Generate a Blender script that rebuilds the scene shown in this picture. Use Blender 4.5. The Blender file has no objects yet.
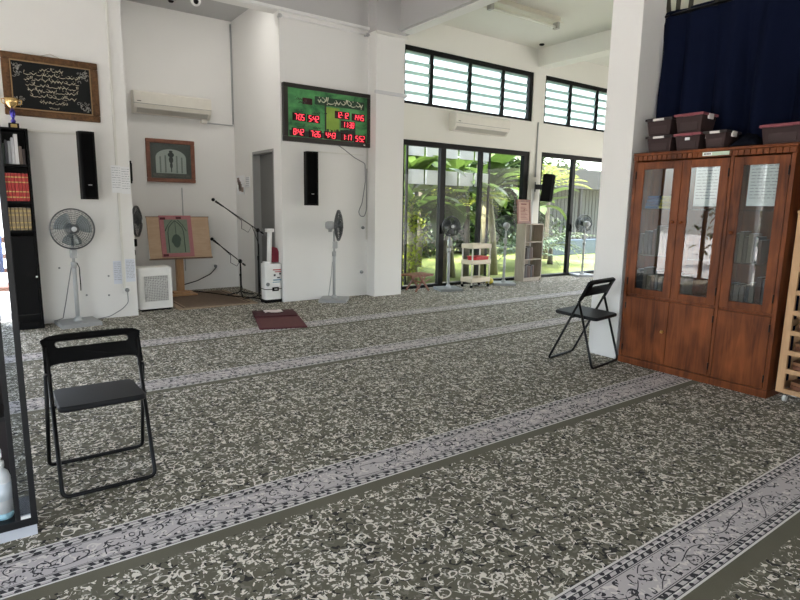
import bpy, bmesh, math, random
from mathutils import Vector, Matrix
PI = math.pi
scene = bpy.context.scene
COL = scene.collection

# ------------------------------------------------------------------ materials
class X:
    """a shader socket with arithmetic"""
    def __init__(s, nt, sock): s.nt, s.k = nt, sock
    def _m(s, op, *a, clamp=False):
        n = s.nt.nodes.new('ShaderNodeMath'); n.operation = op; n.use_clamp = clamp
        for i, q in enumerate((s,) + a):
            if isinstance(q, X): s.nt.links.new(q.k, n.inputs[i])
            else: n.inputs[i].default_value = q
        return X(s.nt, n.outputs[0])
    def __add__(s, o): return s._m('ADD', o)
    def __sub__(s, o): return s._m('SUBTRACT', o)
    def __mul__(s, o): return s._m('MULTIPLY', o)
    def __truediv__(s, o): return s._m('DIVIDE', o)
    def lt(s, o): return s._m('LESS_THAN', o)
    def gt(s, o): return s._m('GREATER_THAN', o)
    def mn(s, o): return s._m('MINIMUM', o)
    def mx(s, o): return s._m('MAXIMUM', o)
    def abs(s): return s._m('ABSOLUTE')
    def fract(s): return s._m('FRACT')
    def sin(s): return s._m('SINE')

def newmat(name):
    m = bpy.data.materials.new(name); m.use_nodes = True
    nt = m.node_tree
    b = nt.nodes['Principled BSDF']
    return m, nt, b

def coords(nt, kind='Object', scale=(1, 1, 1)):
    tc = nt.nodes.new('ShaderNodeTexCoord'); mp = nt.nodes.new('ShaderNodeMapping')
    mp.inputs['Scale'].default_value = scale
    nt.links.new(tc.outputs[kind], mp.inputs['Vector'])
    return mp.outputs['Vector']

def noise(nt, vec, scale, detail=3, rough=.5, dist=0):
    n = nt.nodes.new('ShaderNodeTexNoise'); n.inputs['Scale'].default_value = scale
    n.inputs['Detail'].default_value = detail; n.inputs['Roughness'].default_value = rough
    n.inputs['Distortion'].default_value = dist
    nt.links.new(vec, n.inputs['Vector']); return n

def mixc(nt, fac, a, b):
    n = nt.nodes.new('ShaderNodeMix'); n.data_type = 'RGBA'
    for sock, q in ((n.inputs[0], fac), (n.inputs[6], a), (n.inputs[7], b)):
        if isinstance(q, X): nt.links.new(q.k, sock)
        elif isinstance(q, bpy.types.NodeSocket): nt.links.new(q, sock)
        elif isinstance(q, (int, float)): sock.default_value = q
        else: sock.default_value = (*q, 1)
    return n.outputs[2]

MATS = {}
def mat(name, col, rough=.5, metal=0, var=.06, vscale=12, bump=0, bscale=60, spec=.5, sheen=0):
    """plain painted / plastic / metal surface with a faint uneven tone"""
    if name in MATS: return MATS[name]
    m, nt, b = newmat(name)
    v = coords(nt)
    n = noise(nt, v, vscale)
    dark = tuple(c * (1 - var) for c in col); lite = tuple(min(1, c * (1 + var)) for c in col)
    nt.links.new(mixc(nt, n.outputs['Fac'], dark, lite), b.inputs['Base Color'])
    b.inputs['Roughness'].default_value = rough; b.inputs['Metallic'].default_value = metal
    b.inputs['Specular IOR Level'].default_value = spec
    if sheen: b.inputs['Sheen Weight'].default_value = sheen
    if bump:
        n2 = noise(nt, v, bscale); bp = nt.nodes.new('ShaderNodeBump')
        bp.inputs['Strength'].default_value = bump; bp.inputs['Distance'].default_value = .01
        nt.links.new(n2.outputs['Fac'], bp.inputs['Height']); nt.links.new(bp.outputs[0], b.inputs['Normal'])
    MATS[name] = m
    return m

def wood(name, dark, lite, grain=(14, 14, 1.2), rough=.45, knots=.35, coat=0, spec=.5, con=2):
    if name in MATS: return MATS[name]
    m, nt, b = newmat(name)
    v = coords(nt, scale=grain)
    n1 = noise(nt, v, 2.2, 5, .6, 1.2)
    v2 = coords(nt, scale=(3, 3, 1.6)); n2 = noise(nt, v2, 1.8, 2, .5, .6)
    f = (X(nt, n1.outputs['Fac']) * (1 - knots) + X(nt, n2.outputs['Fac']) * knots - (.5 - .5 / con)) * con
    cr = nt.nodes.new('ShaderNodeClamp'); nt.links.new(f.k, cr.inputs[0])
    nt.links.new(mixc(nt, cr.outputs[0], dark, lite), b.inputs['Base Color'])
    b.inputs['Roughness'].default_value = rough
    b.inputs['Specular IOR Level'].default_value = spec
    if coat: b.inputs['Coat Weight'].default_value = coat; b.inputs['Coat Roughness'].default_value = .15
    bp = nt.nodes.new('ShaderNodeBump'); bp.inputs['Strength'].default_value = .15; bp.inputs['Distance'].default_value = .004
    nt.links.new(n1.outputs['Fac'], bp.inputs['Height']); nt.links.new(bp.outputs[0], b.inputs['Normal'])
    MATS[name] = m
    return m

def glass(name, tint=(1, 1, 1), refl=.9, blend=.12, rough=0.0, fmul=1.0):
    if name in MATS: return MATS[name]
    m, nt, b = newmat(name); nt.nodes.remove(b)
    out = nt.nodes['Material Output']
    t = nt.nodes.new('ShaderNodeBsdfTransparent'); t.inputs[0].default_value = (*tint, 1)
    g = nt.nodes.new('ShaderNodeBsdfGlossy'); g.inputs['Roughness'].default_value = rough
    g.inputs[0].default_value = (refl, refl, refl, 1)
    fr = nt.nodes.new('ShaderNodeFresnel'); fr.inputs[0].default_value = 1.45 + blend
    mx = nt.nodes.new('ShaderNodeMixShader'); ge = nt.nodes.new('ShaderNodeNewGeometry')
    fac = X(nt, fr.outputs[0]) * (X(nt, ge.outputs['Backfacing']) * -1 + 1) * fmul
    nt.links.new(fac.k, mx.inputs[0]); nt.links.new(t.outputs[0], mx.inputs[1]); nt.links.new(g.outputs[0], mx.inputs[2])
    nt.links.new(mx.outputs[0], out.inputs[0])
    MATS[name] = m
    return m

def emit(name, col, s):
    if name in MATS: return MATS[name]
    m, nt, b = newmat(name)
    b.inputs['Base Color'].default_value = (*col, 1); b.inputs['Emission Color'].default_value = (*col, 1)
    b.inputs['Emission Strength'].default_value = s
    MATS[name] = m
    return m

def leafmat(name, a, b_, trans=.5):
    if name in MATS: return MATS[name]
    m, nt, b = newmat(name)
    oi = nt.nodes.new('ShaderNodeNewGeometry')
    n = noise(nt, coords(nt), 3.0, 2)
    f = X(nt, oi.outputs['Random Per Island']) * .6 + X(nt, n.outputs['Fac']) * .5
    col = mixc(nt, f, a, b_)
    nt.links.new(col, b.inputs['Base Color']); b.inputs['Roughness'].default_value = .45
    tr = nt.nodes.new('ShaderNodeBsdfTranslucent'); nt.links.new(col, tr.inputs[0])
    mx = nt.nodes.new('ShaderNodeMixShader'); mx.inputs[0].default_value = trans
    nt.links.new(b.outputs[0], mx.inputs[1]); nt.links.new(tr.outputs[0], mx.inputs[2])
    nt.links.new(mx.outputs[0], nt.nodes['Material Output'].inputs[0])
    MATS[name] = m
    return m

# ------------------------------------------------------------------ mesh builder
class MB:
    def __init__(s): s.v, s.f, s.sm = [], [], []
    def add(s, vs, fs, smooth=False):
        o = len(s.v); s.v += [tuple(p) for p in vs]; s.f += [tuple(i + o for i in q) for q in fs]; s.sm += [smooth] * len(fs)
        return s
    def bx(s, x0, x1, y0, y1, z0, z1, M=None):
        vs = [Vector((x, y, z)) for x in (x0, x1) for y in (y0, y1) for z in (z0, z1)]
        if M is not None: vs = [M @ p for p in vs]
        return s.add(vs, [(0, 1, 3, 2), (4, 6, 7, 5), (0, 4, 5, 1), (2, 3, 7, 6), (0, 2, 6, 4), (1, 5, 7, 3)])
    def box(s, c, d, M=None):
        T = Matrix.Translation(Vector(c))
        if M is not None: T = T @ M.to_4x4()
        return s.bx(-d[0] / 2, d[0] / 2, -d[1] / 2, d[1] / 2, -d[2] / 2, d[2] / 2, T)
    def taper(s, x0, x1, y0, y1, z0, z1, t):
        """box whose foot is narrower by t"""
        vs = [(x0 + t, y0 + t, z0), (x1 - t, y0 + t, z0), (x1 - t, y1 - t, z0), (x0 + t, y1 - t, z0), (x0, y0, z1), (x1, y0, z1), (x1, y1, z1), (x0, y1, z1)]
        return s.add(vs, [(3, 2, 1, 0), (4, 5, 6, 7), (0, 1, 5, 4), (1, 2, 6, 5), (2, 3, 7, 6), (3, 0, 4, 7)])
    def tube(s, pts, r, n=8, closed=False, caps=True):
        pts = [Vector(p) for p in pts]; k = len(pts)
        rs = r if isinstance(r, (list, tuple)) else [r] * k
        up = None; vs = []
        for i, p in enumerate(pts):
            a = pts[(i - 1) % k] if (closed or i > 0) else p
            b = pts[(i + 1) % k] if (closed or i < k - 1) else p
            t = (b - a).normalized() if (b - a).length > 1e-9 else Vector((0, 0, 1))
            if up is None: up = t.orthogonal().normalized()
            up = (up - t * up.dot(t))
            up = up.normalized() if up.length > 1e-6 else t.orthogonal().normalized()
            w = t.cross(up)
            for j in range(n):
                q = 2 * PI * j / n
                vs.append(p + (up * math.cos(q) + w * math.sin(q)) * rs[i])
        fs = []
        for i in range(k if closed else k - 1):
            a, b = i * n, ((i + 1) % k) * n
            for j in range(n): fs.append((a + j, a + (j + 1) % n, b + (j + 1) % n, b + j))
        s.add(vs, fs, True)
        if caps and not closed:
            o = len(s.v) - len(vs)
            s.f += [tuple(o + j for j in range(n))[::-1], tuple(o + (k - 1) * n + j for j in range(n))]; s.sm += [False, False]
        return s
    def cyl(s, p0, p1, r0, r1=None, n=16): return s.tube([p0, p1], [r0, r0 if r1 is None else r1], n)
    def lathe(s, prof, c=(0, 0, 0), n=24, M=None, smooth=True):
        vs = []
        for r, z in prof:
            for j in range(n):
                q = 2 * PI * j / n; p = Vector((r * math.cos(q), r * math.sin(q), z))
                vs.append((M @ p if M is not None else p) + Vector(c))
        fs = []
        for i in range(len(prof) - 1):
            a, b = i * n, (i + 1) * n
            for j in range(n): fs.append((a + j, a + (j + 1) % n, b + (j + 1) % n, b + j))
        fs2 = [tuple(range(n))[::-1], tuple((len(prof) - 1) * n + j for j in range(n))]
        s.add(vs, fs + fs2, smooth); return s
    def prism(s, out, d0, d1, axis='x', smooth=False):
        """outline extruded along an axis; outline in the two other axes"""
        def P(a, b, d): return {'x': (d, a, b), 'y': (a, d, b), 'z': (a, b, d)}[axis]
        k = len(out); vs = [P(a, b, d0) for a, b in out] + [P(a, b, d1) for a, b in out]
        fs = [(i, (i + 1) % k, k + (i + 1) % k, k + i) for i in range(k)]
        s.add(vs, fs, smooth); s.add(vs[:k], [tuple(range(k))[::-1]]); s.add(vs[k:], [tuple(range(k))]); return s
    def ell(s, c, r, n=12, m=8, M=None):
        prof = [(math.sin(PI * i / m), -math.cos(PI * i / m)) for i in range(m + 1)]
        prof[0] = (1e-4, -1); prof[-1] = (1e-4, 1)
        S = Matrix.Diagonal((r[0], r[1], r[2]))
        return s.lathe(prof, c, n, (M @ S) if M is not None else S)
    def build(s, name, m, parent=None, bevel=0, seg=2, loc=None, rot=None):
        me = bpy.data.meshes.new(name); me.from_pydata(s.v, [], s.f); me.update()
        bm = bmesh.new(); bm.from_mesh(me); bmesh.ops.recalc_face_normals(bm, faces=bm.faces); bm.to_mesh(me); bm.free()
        me.polygons.foreach_set('use_smooth', s.sm)
        me.materials.append(m)
        o = bpy.data.objects.new(name, me); COL.objects.link(o)
        if parent is not None: o.parent = parent
        if loc is not None: o.location = loc
        if rot is not None: o.rotation_euler = rot
        if bevel:
            b = o.modifiers.new('bevel', 'BEVEL'); b.width = bevel; b.segments = seg; b.limit_method = 'ANGLE'
        return o

def RX(a): return Matrix.Rotation(a, 3, 'X')
def RY(a): return Matrix.Rotation(a, 3, 'Y')
def RZ(a): return Matrix.Rotation(a, 3, 'Z')
def rrect(x0, x1, y0, y1, r, n=5):
    out = []
    for cx, cy, a in ((x1 - r, y0 + r, -PI / 2), (x1 - r, y1 - r, 0), (x0 + r, y1 - r, PI / 2), (x0 + r, y0 + r, PI)):
        for i in range(n + 1):
            q = a + PI / 2 * i / n; out.append((cx + r * math.cos(q), cy + r * math.sin(q)))
    return out
def fillet(pts, r, n=5):
    """polyline with rounded corners"""
    pts = [Vector(p) for p in pts]; out = [pts[0]]
    for i in range(1, len(pts) - 1):
        a, p, b = pts[i - 1], pts[i], pts[i + 1]
        u, w = (a - p).normalized(), (b - p).normalized()
        q0, q1 = p + u * r, p + w * r
        for k in range(n + 1):
            t = k / n; out.append(q0 * (1 - t) ** 2 + p * 2 * t * (1 - t) + q1 * t * t)
    out.append(pts[-1]); return out
def sag(a, b, d, n=14):
    a, b = Vector(a), Vector(b); return [a.lerp(b, i / n) - Vector((0, 0, d * 4 * (i / n) * (1 - i / n))) for i in range(n + 1)]

def tag(o, label, cat, group=None, kind=None):
    o['label'] = label; o['category'] = cat
    if group: o['group'] = group
    if kind: o['kind'] = kind
    return o
def thing(name, label, cat, loc=(0, 0, 0), rz=0, group=None):
    o = bpy.data.objects.new(name, None); COL.objects.link(o); o.empty_display_size = .1
    o.location = loc; o.rotation_euler = (0, 0, rz)
    return tag(o, label, cat, group)
def struct(o): o['kind'] = 'structure'; return o
def dup(o, loc=None, rz=None, label=None, parent=None):
    c = o.copy(); COL.objects.link(c)
    if parent is not None: c.parent = parent
    if loc is not None: c.location = loc
    if rz is not None: c.rotation_euler = (0, 0, rz)
    if label: c['label'] = label
    for ch in list(o.children): dup(ch, parent=c)
    return c
ORD = ['first', 'second', 'third', 'fourth', 'fifth', 'sixth', 'seventh', 'eighth', 'ninth', 'tenth', 'eleventh', 'twelfth']

def plate(outer, holes, depth):
    """flat panel with holes: verts in local x,z, thickness along y"""
    cu = bpy.data.curves.new('panel', 'CURVE'); cu.dimensions = '2D'; cu.fill_mode = 'BOTH'; cu.extrude = depth / 2
    for o in [outer] + holes:
        sp = cu.splines.new('POLY'); sp.points.add(len(o) - 1); sp.use_cyclic_u = True
        for p, q in zip(sp.points, o): p.co = (q[0], q[1], 0, 1)
    ob = bpy.data.objects.new('panel', cu); COL.objects.link(ob)
    dg = bpy.context.evaluated_depsgraph_get(); me = bpy.data.meshes.new_from_object(ob.evaluated_get(dg))
    bpy.data.objects.remove(ob); bpy.data.curves.remove(cu)
    b = MB(); b.add([(v.co.x, -v.co.z, v.co.y) for v in me.vertices], [tuple(p.vertices) for p in me.polygons])
    bpy.data.meshes.remove(me)
    return b

def scribble(mb, x0, x1, z, h, rnd, y=0, r=.004, dots=True):
    """a running line of flowing calligraphic strokes in the x-z plane"""
    x = x1
    while x > x0 + h * .3:
        w = min(h * rnd.uniform(.7, 1.7), x - x0); kind = rnd.random(); pts = []
        if kind < .22:
            pts = [(x, y, z + h * .75), (x - h * .08, y, z + h * .3), (x - h * .16, y, z)]; w = h * .35
        elif kind < .6:
            for i in range(9):
                t = i / 8; pts.append((x - w * t, y, z + h * (.28 * math.sin(t * PI * 2.5 + 1) * (1 - .3 * t)) - .1 * h * t))
        elif kind < .8:
            for i in range(10):
                t = i / 9 * PI * 1.5; pts.append((x - w * .3 - w * .3 * math.cos(t), y, z + h * .1 - h * .32 * math.sin(t)))
            w *= .8
        else:
            pts = [(x - w * i / 7, y, z + h * (-.2 - .18 * math.sin(i / 7 * PI))) for i in range(8)]
        mb.tube(pts, [r * (.6 + .8 * math.sin(PI * (i + .5) / len(pts))) for i in range(len(pts))], 4)
        if dots and rnd.random() < .7:
            mb.box((x - w * .5, y, z + h * rnd.choice((.55, -.5))), (r * 2.2, r * 1.5, r * 2.2), RY(.78))
        x -= w * .86

# ------------------------------------------------------------------ palette
WALL = mat('white_wall_paint', (.80, .79, .765), .75, var=.025, vscale=1.3, bump=.04, bscale=90)
BAYWALL = mat('cream_wall_paint', (.80, .785, .72), .75, var=.025, vscale=1.3)
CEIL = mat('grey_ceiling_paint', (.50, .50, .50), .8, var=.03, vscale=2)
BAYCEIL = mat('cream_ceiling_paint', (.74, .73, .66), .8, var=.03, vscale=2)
WHITEP = mat('white_plastic', (.83, .83, .81), .35)
CREAMP = mat('cream_plastic', (.76, .73, .65), .4)
OFFW = mat('off_white_plastic', (.72, .71, .66), .4)
BLACKP = mat('black_plastic', (.0025, .0025, .0028), .5, spec=.12)
BLACKM = mat('black_metal', (.003, .003, .0035), .35, .0, spec=.3)
SEATBLK = mat('black_seat_vinyl', (.011, .0115, .013), .55, bump=.1, bscale=200, spec=.22)
BLACKW = mat('black_laminate', (.0035, .0035, .004), .45, spec=.15)
DARKGREY = mat('dark_grey_laminate', (.014, .014, .015), .45, spec=.2)
GREYP = mat('light_grey_plastic', (.42, .43, .43), .4)
MIDGREY = mat('mid_grey_plastic', (.22, .23, .23), .4)
GREYM = mat('grey_metal', (.55, .55, .55), .3, .8)
CHROME = mat('chrome', (.8, .8, .8), .12, 1)
DOORGREY = mat('grey_door_paint', (.15, .15, .145), .5)
ALUM = mat('dark_bronze_aluminium', (.0045, .0045, .0045), .45, 0, spec=.15)
CHERRY = wood('cherry_wood', (.045, .0115, .0045), (.26, .075, .022), (10, 10, .8), .4, .5, 0, .22, 2.7)
PINE = wood('pine_wood', (.40, .22, .10), (.62, .38, .20), (10, 10, 1.2), .5)
PLY = wood('plywood', (.42, .28, .17), (.56, .40, .27), (1.6, 9, 9), .55)
ASH = wood('grey_ash_wood', (.30, .25, .19), (.47, .41, .33), (14, 14, 1.4), .6)
FRAMEW = wood('walnut_frame', (.035, .016, .006), (.19, .095, .04), (9, 9, 9), .4, .35, 0, .25, 2.6)
REDWOOD = wood('red_brown_wood', (.11, .035, .02), (.30, .12, .07), (9, 9, 9), .45)
PANE = glass('clear_glass', (.93, .96, .95), fmul=.3)
CABGLASS = glass('cabinet_glass', (.84, .87, .87), .95, .35)
PAPER = mat('white_paper', (.82, .83, .84), .7)
INK = mat('black_ink', (.05, .05, .055), .7)
RED = mat('red_plastic', (.50, .02, .025), .4)

# ------------------------------------------------------------------ carpet
def carpet_material():
    m, nt, b = newmat('patterned_carpet')
    v = coords(nt)
    sep = nt.nodes.new('ShaderNodeSeparateXYZ'); nt.links.new(v, sep.inputs[0])
    x, y = X(nt, sep.outputs[0]), X(nt, sep.outputs[1])
    def warp(scale, amt, seed):
        n = nt.nodes.new('ShaderNodeTexNoise'); n.inputs['Scale'].default_value = scale; n.inputs['Detail'].default_value = 1
        a = nt.nodes.new('ShaderNodeVectorMath'); a.operation = 'ADD'; a.inputs[1].default_value = (seed, seed * 1.7, 0); nt.links.new(v, a.inputs[0])
        nt.links.new(a.outputs[0], n.inputs['Vector'])
        sb = nt.nodes.new('ShaderNodeVectorMath'); sb.operation = 'SUBTRACT'; nt.links.new(n.outputs['Color'], sb.inputs[0]); sb.inputs[1].default_value = (.5, .5, .5)
        sc = nt.nodes.new('ShaderNodeVectorMath'); sc.operation = 'SCALE'; sc.inputs['Scale'].default_value = amt; nt.links.new(sb.outputs[0], sc.inputs[0])
        ad = nt.nodes.new('ShaderNodeVectorMath'); ad.operation = 'ADD'; nt.links.new(a.outputs[0], ad.inputs[0]); nt.links.new(sc.outputs[0], ad.inputs[1])
        return ad.outputs[0]
    def vor(vec, scale, rnd=1):
        n = nt.nodes.new('ShaderNodeTexVoronoi'); n.voronoi_dimensions = '2D'; n.inputs['Scale'].default_value = scale; n.inputs['Randomness'].default_value = rnd
        nt.links.new(vec, n.inputs['Vector'])
        s2 = nt.nodes.new('ShaderNodeSeparateColor'); nt.links.new(n.outputs['Color'], s2.inputs[0])
        return X(nt, n.outputs['Distance']), X(nt, s2.outputs[0]), X(nt, s2.outputs[1])
    def nz(scale, seed, d=1):
        a = nt.nodes.new('ShaderNodeVectorMath'); a.operation = 'ADD'; a.inputs[1].default_value = (seed, seed, seed); nt.links.new(v, a.inputs[0])
        return X(nt, noise(nt, a.outputs[0], scale, d).outputs['Fac'])
    def curls(scale, amt, seed, r0, w, gate, msc):
        d, c1, c2 = vor(warp(scale * .9, amt, seed), scale)
        return (d - r0).abs().lt(w) * c1.gt(gate) * nz(msc, seed + 3).gt(.495)
    def leaves(scale, amt, seed, r, gate, st):
        m_ = nt.nodes.new('ShaderNodeVectorMath'); m_.operation = 'MULTIPLY'; m_.inputs[1].default_value = st; nt.links.new(warp(scale * .8, amt, seed), m_.inputs[0])
        d, c1, c2 = vor(m_.outputs[0], scale)
        return d.lt(c2 * r * .5 + r * .5) * c1.gt(gate)
    def blobs(scale, amt, seed, r, gate):
        d, c1, c2 = vor(warp(scale * 1.8, amt, seed), scale)
        return d.lt(c2 * r * .6 + r * .5) * c1.gt(gate)
    # field: cream curls, tendrils and blossoms, with black buds
    light = curls(12, .085, 1.3, .29, .045, .34, 15)
    light = light.mx(leaves(30, .055, 7.1, .21, .60, (1, .40, 1))).mx(leaves(30, .055, 71.3, .21, .60, (.40, 1, 1)))
    light = light.mx(blobs(22, .085, 4.4, .225, .55))
    light = light.mx(blobs(38, .04, 9.4, .25, .62))
    tend = (nz(12, 21, 1) - .5).abs().lt(.008) * nz(19, 5).gt(.52)
    light = light.mx(tend)
    black = blobs(17, .06, 14.2, .22, .60).mx(curls(14, .08, 17.7, .34, .07, .5, 18))
    grey = curls(15, .07, 31.0, .34, .09, .3, 16).mx(blobs(27, .05, 37, .3, .5))
    # border strips parallel to the front wall
    strips = [(.965, 1.255), (2.44, 2.75), (4.70, 5.00), (6.25, 6.55), (-.55, -.26)]
    ins = None; vv = None; plain = None
    for y0, y1 in strips:
        i = y.gt(y0) * y.lt(y1); q = i * ((y - y0) / (y1 - y0)); p = y.gt(y0 - .075) * y.lt(y0)
        ins = i if ins is None else ins + i; vv = q if vv is None else vv + q; plain = p if plain is None else plain + p
    mir = vv.mn(vv * -1 + 1)                               # 0 at the edges, .5 in the middle
    t = (x / .062).fract(); u = (x / .105).fract()
    scal = (((t - .5) * .062)._m('POWER', 2) + ((mir - .065) * .3)._m('POWER', 2)).lt(.00016) * mir.gt(.05)
    lines = mir.gt(.035) * mir.lt(.048)
    lines = lines.mx(mir.gt(.222) * mir.lt(.232))
    chain = mir.gt(.115) * mir.lt(.205)
    diag = (x / .062 + mir * 3.2).fract()
    dots = (((u - .5) * .105)._m('POWER', 2) + ((mir - .16) * .3)._m('POWER', 2)).lt(.00012)
    hole = diag.gt(.35) * mir.gt(.13) * mir.lt(.19)
    chainblack = chain * (hole * -1 + 1)
    chainblack = chainblack.mx(dots)
    ctr = mir.gt(.25)
    wob = ((y * 9 + (x * 7.3).sin() * .55 + (x * 17).sin() * .2) .fract() - .5).abs()
    flor = curls(17, .075, 41, .31, .065, .15, 19).mx(blobs(26, .08, 43, .22, .50)).mx(wob.lt(.022) * nz(12, 45).gt(.42)).mx(curls(9, .1, 47, .34, .03, .35, 11))
    florw = curls(15, .07, 51, .3, .08, .4, 14).mx(blobs(20, .08, 53, .27, .55))
    sblack = (scal.mx(lines).mx(chainblack)).mx(ctr * flor)
    OLIVE, OL2 = (.105, .095, .062), (.150, .138, .095)
    base = mixc(nt, nz(4, 60, 3), OLIVE, OL2)
    on = (plain * -1 + 1)
    c = mixc(nt, grey * on * .55, base, (.24, .22, .18))
    c = mixc(nt, black * on * .92, c, (.018, .017, .015))
    c = mixc(nt, light * on * .95, c, (.78, .73, .63))
    sb = mixc(nt, florw * ctr, (.52, .475, .46), (.70, .65, .60))
    sb = mixc(nt, (mir.lt(.035)).mx(mir.gt(.09) * mir.lt(.115)), sb, (.72, .69, .64))
    sb = mixc(nt, hole * chain, sb, (.55, .51, .48))
    sb = mixc(nt, sblack * .96, sb, (.015, .014, .017))
    c = mixc(nt, ins, c, sb)
    nt.links.new(c, b.inputs['Base Color'])
    b.inputs['Roughness'].default_value = .85; b.inputs['Specular IOR Level'].default_value = .12
    b.inputs['Sheen Weight'].default_value = .06; b.inputs['Sheen Roughness'].default_value = .5
    bp = nt.nodes.new('ShaderNodeBump'); bp.inputs['Strength'].default_value = .35; bp.inputs['Distance'].default_value = .004
    h = light * .5 + nz(420, 3, 1) * .8
    nt.links.new(h.k, bp.inputs['Height']); nt.links.new(bp.outputs[0], b.inputs['Normal'])
    return m
CARPET = carpet_material()

# ------------------------------------------------------------------ the setting
struct(MB().bx(-2.7, 13.2, -3.2, 8.43, -.1, 0).build('floor', CARPET)); struct(MB().bx(1.31, 3.9, 8.43, 10.2, -.1, 0).build('floor_alcove', CARPET))
def walls(m, **kw):
    for n, q in kw.items(): struct(MB().bx(*q).build(n, m))
walls(WALL, wall_front=(.13, 1.51, 8.08, 8.28, 0, 5.3), wall_front_beside=(-2.6, .13, 8.08, 8.28, 2.45, 5.3), wall_front_lintel=(1.51, 3.6, 8.08, 8.28, 4.24, 5.3), wall_front_clock=(3.6, 5.12, 8.08, 8.28, 0, 5.3),
      wall_alcove_left=(1.31, 1.51, 8.28, 10.25, 0, 4.6), wall_alcove_back=(1.51, 3.8, 10.05, 10.25, 0, 4.6), wall_alcove_right=(3.6, 3.8, 9.24, 10.05, 0, 4.6), wall_alcove_jamb=(3.6, 3.8, 8.28, 8.36, 0, 4.6),
      wall_alcove_above=(3.6, 3.8, 8.36, 9.24, 2.34, 4.6), wall_alcove_behind=(3.8, 3.9, 8.28, 9.4, 0, 2.5))
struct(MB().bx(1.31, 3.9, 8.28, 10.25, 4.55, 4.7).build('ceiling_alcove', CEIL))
struct(MB().bx(5.12, 5.67, 7.84, 8.45, 0, 5.3).build('wall_pier', WALL))
walls(BAYWALL, wall_bay_left=(5.67, 5.93, 8.23, 8.43, 0, 4.68), wall_bay_band=(5.93, 9.2, 8.23, 8.43, 2.66, 3.26), wall_bay_top=(5.93, 9.2, 8.23, 8.43, 4.22, 4.68), wall_bay_post=(9.2, 9.55, 8.23, 8.43, 0, 4.68),
      wall_bay_band_far=(9.55, 12.8, 8.23, 8.43, 2.68, 3.26), wall_bay_top_far=(9.55, 12.8, 8.23, 8.43, 4.22, 4.68), wall_bay_end=(12.8, 13.2, 8.23, 8.43, 0, 4.68))
w = MB().bx(13.2, 13.4, -3.2, 8.43, 2.75, 4.68).bx(13.2, 13.4, 7.6, 8.43, 0, 2.75).bx(13.2, 13.4, 2.2, 2.6, 0, 2.75).bx(13.2, 13.4, -3.2, -2.8, 0, 2.75)  # unseen side given openings to let more light into the bay
struct(w.build('wall_right', BAYWALL))
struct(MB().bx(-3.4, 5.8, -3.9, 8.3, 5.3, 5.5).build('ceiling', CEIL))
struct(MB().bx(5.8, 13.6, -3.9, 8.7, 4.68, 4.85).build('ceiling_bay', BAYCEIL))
struct(MB().bx(5.56, 5.8, -3.2, 8.23, 4.26, 5.3).bx(5.53, 5.56, -3.2, 7.84, 4.26, 4.30).build('trim_1', mat('upper_shade_grey', (.52, .51, .505), .8, var=.03, vscale=2)))  # beam toned grey to stand in for dimmer light near the ceiling
struct(MB().bx(1.51, 5.12, 8.06, 8.08, 4.275, 5.3).bx(5.105, 5.67, 7.825, 8.06, 4.20, 5.3).build('trim_4', MATS['upper_shade_grey']))  # grey skin over upper wall and pier, shade painted in above the rail
struct(MB().bx(5.60, 5.79, -3.2, 7.84, 4.245, 4.26).build('trim_5', WALL))
struct(MB().bx(9.28, 9.62, -3.2, 8.23, 4.34, 4.68).build('trim_2', BAYWALL))
struct(MB().bx(1.51, 5.12, 8.02, 8.08, 4.235, 4.275).build('trim_3', WHITEP))
struct(MB().bx(5.06, 5.44, 3.25, 3.58, 0, 5.3).build('wall_column', WALL, bevel=.006))
w = MB().bx(-2.8, -2.6, -3.2, 8.28, 2.75, 5.3)
for a, b_ in ((-3.2, -2.9), (.3, .6), (3.8, 5.12), (5.24, 5.75), (7.35, 8.28)): w.bx(-2.8, -2.6, a, b_, 0, 2.75)  # solid and open bays laid out to shape reflections in the cabinet glass
struct(w.build('wall_left', WALL))
w = MB().bx(-2.6, 5.8, -3.4, -3.2, 2.75, 5.3).bx(5.8, 13.2, -3.4, -3.2, 2.75, 4.68).bx(6.2, 13.2, -3.4, -3.2, 0, 2.75)
w.bx(-2.6, -2.3, -3.4, -3.2, 0, 2.75).bx(.6, 6.2, -3.4, -3.2, 0, 2.75)
struct(w.build('wall_back', WALL))
# slender sliding-door frames in the open left side
for n, (a, b) in enumerate(((-2.9, .3), (.6, 3.8), (5.75, 7.35))):
    f = MB().bx(-2.74, -2.66, a, b, 2.69, 2.75).bx(-2.74, -2.66, a, b, 0, .03)
    for k in range(4):
        y = a + (b - a) * k / 3; f.bx(-2.73, -2.67, max(a, y - .035), min(b, y + .035), .03, 2.69)
    struct(f.build('door_%d' % (n + 4), ALUM))
rd = thing('wall_rail', 'thin white rail on brackets high on the wall above the green clock panel', 'rail', (3.55, 8.0, 4.15))
MB().cyl((0, 0, 0), (1.54, 0, 0), .016).build('rod', WHITEP, rd)
for x in (.03, 1.50): MB().ell((x, 0, 0), (.035, .03, .03)).bx(x - .012, x + .012, 0, .08, -.012, .012).build('bracket', GREYM, rd)
# the grey door in the side of the alcove
d = struct(MB().bx(3.72, 3.77, 8.40, 9.20, 0, 2.30).build('door_1', DOORGREY))
MB().bx(3.60, 3.73, 8.36, 8.40, 0, 2.34).bx(3.60, 3.73, 9.20, 9.24, 0, 2.34).bx(3.60, 3.73, 8.40, 9.20, 2.30, 2.34).build('door_frame', mat('grey_frame_paint', (.30, .30, .29), .5), d)
MB().bx(3.69, 3.72, 9.08, 9.16, .98, 1.1).tube([(3.69, 9.12, 1.04), (3.65, 9.12, 1.04), (3.65, 9.0, 1.04)], .009).build('door_handle', CHROME, d)

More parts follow.
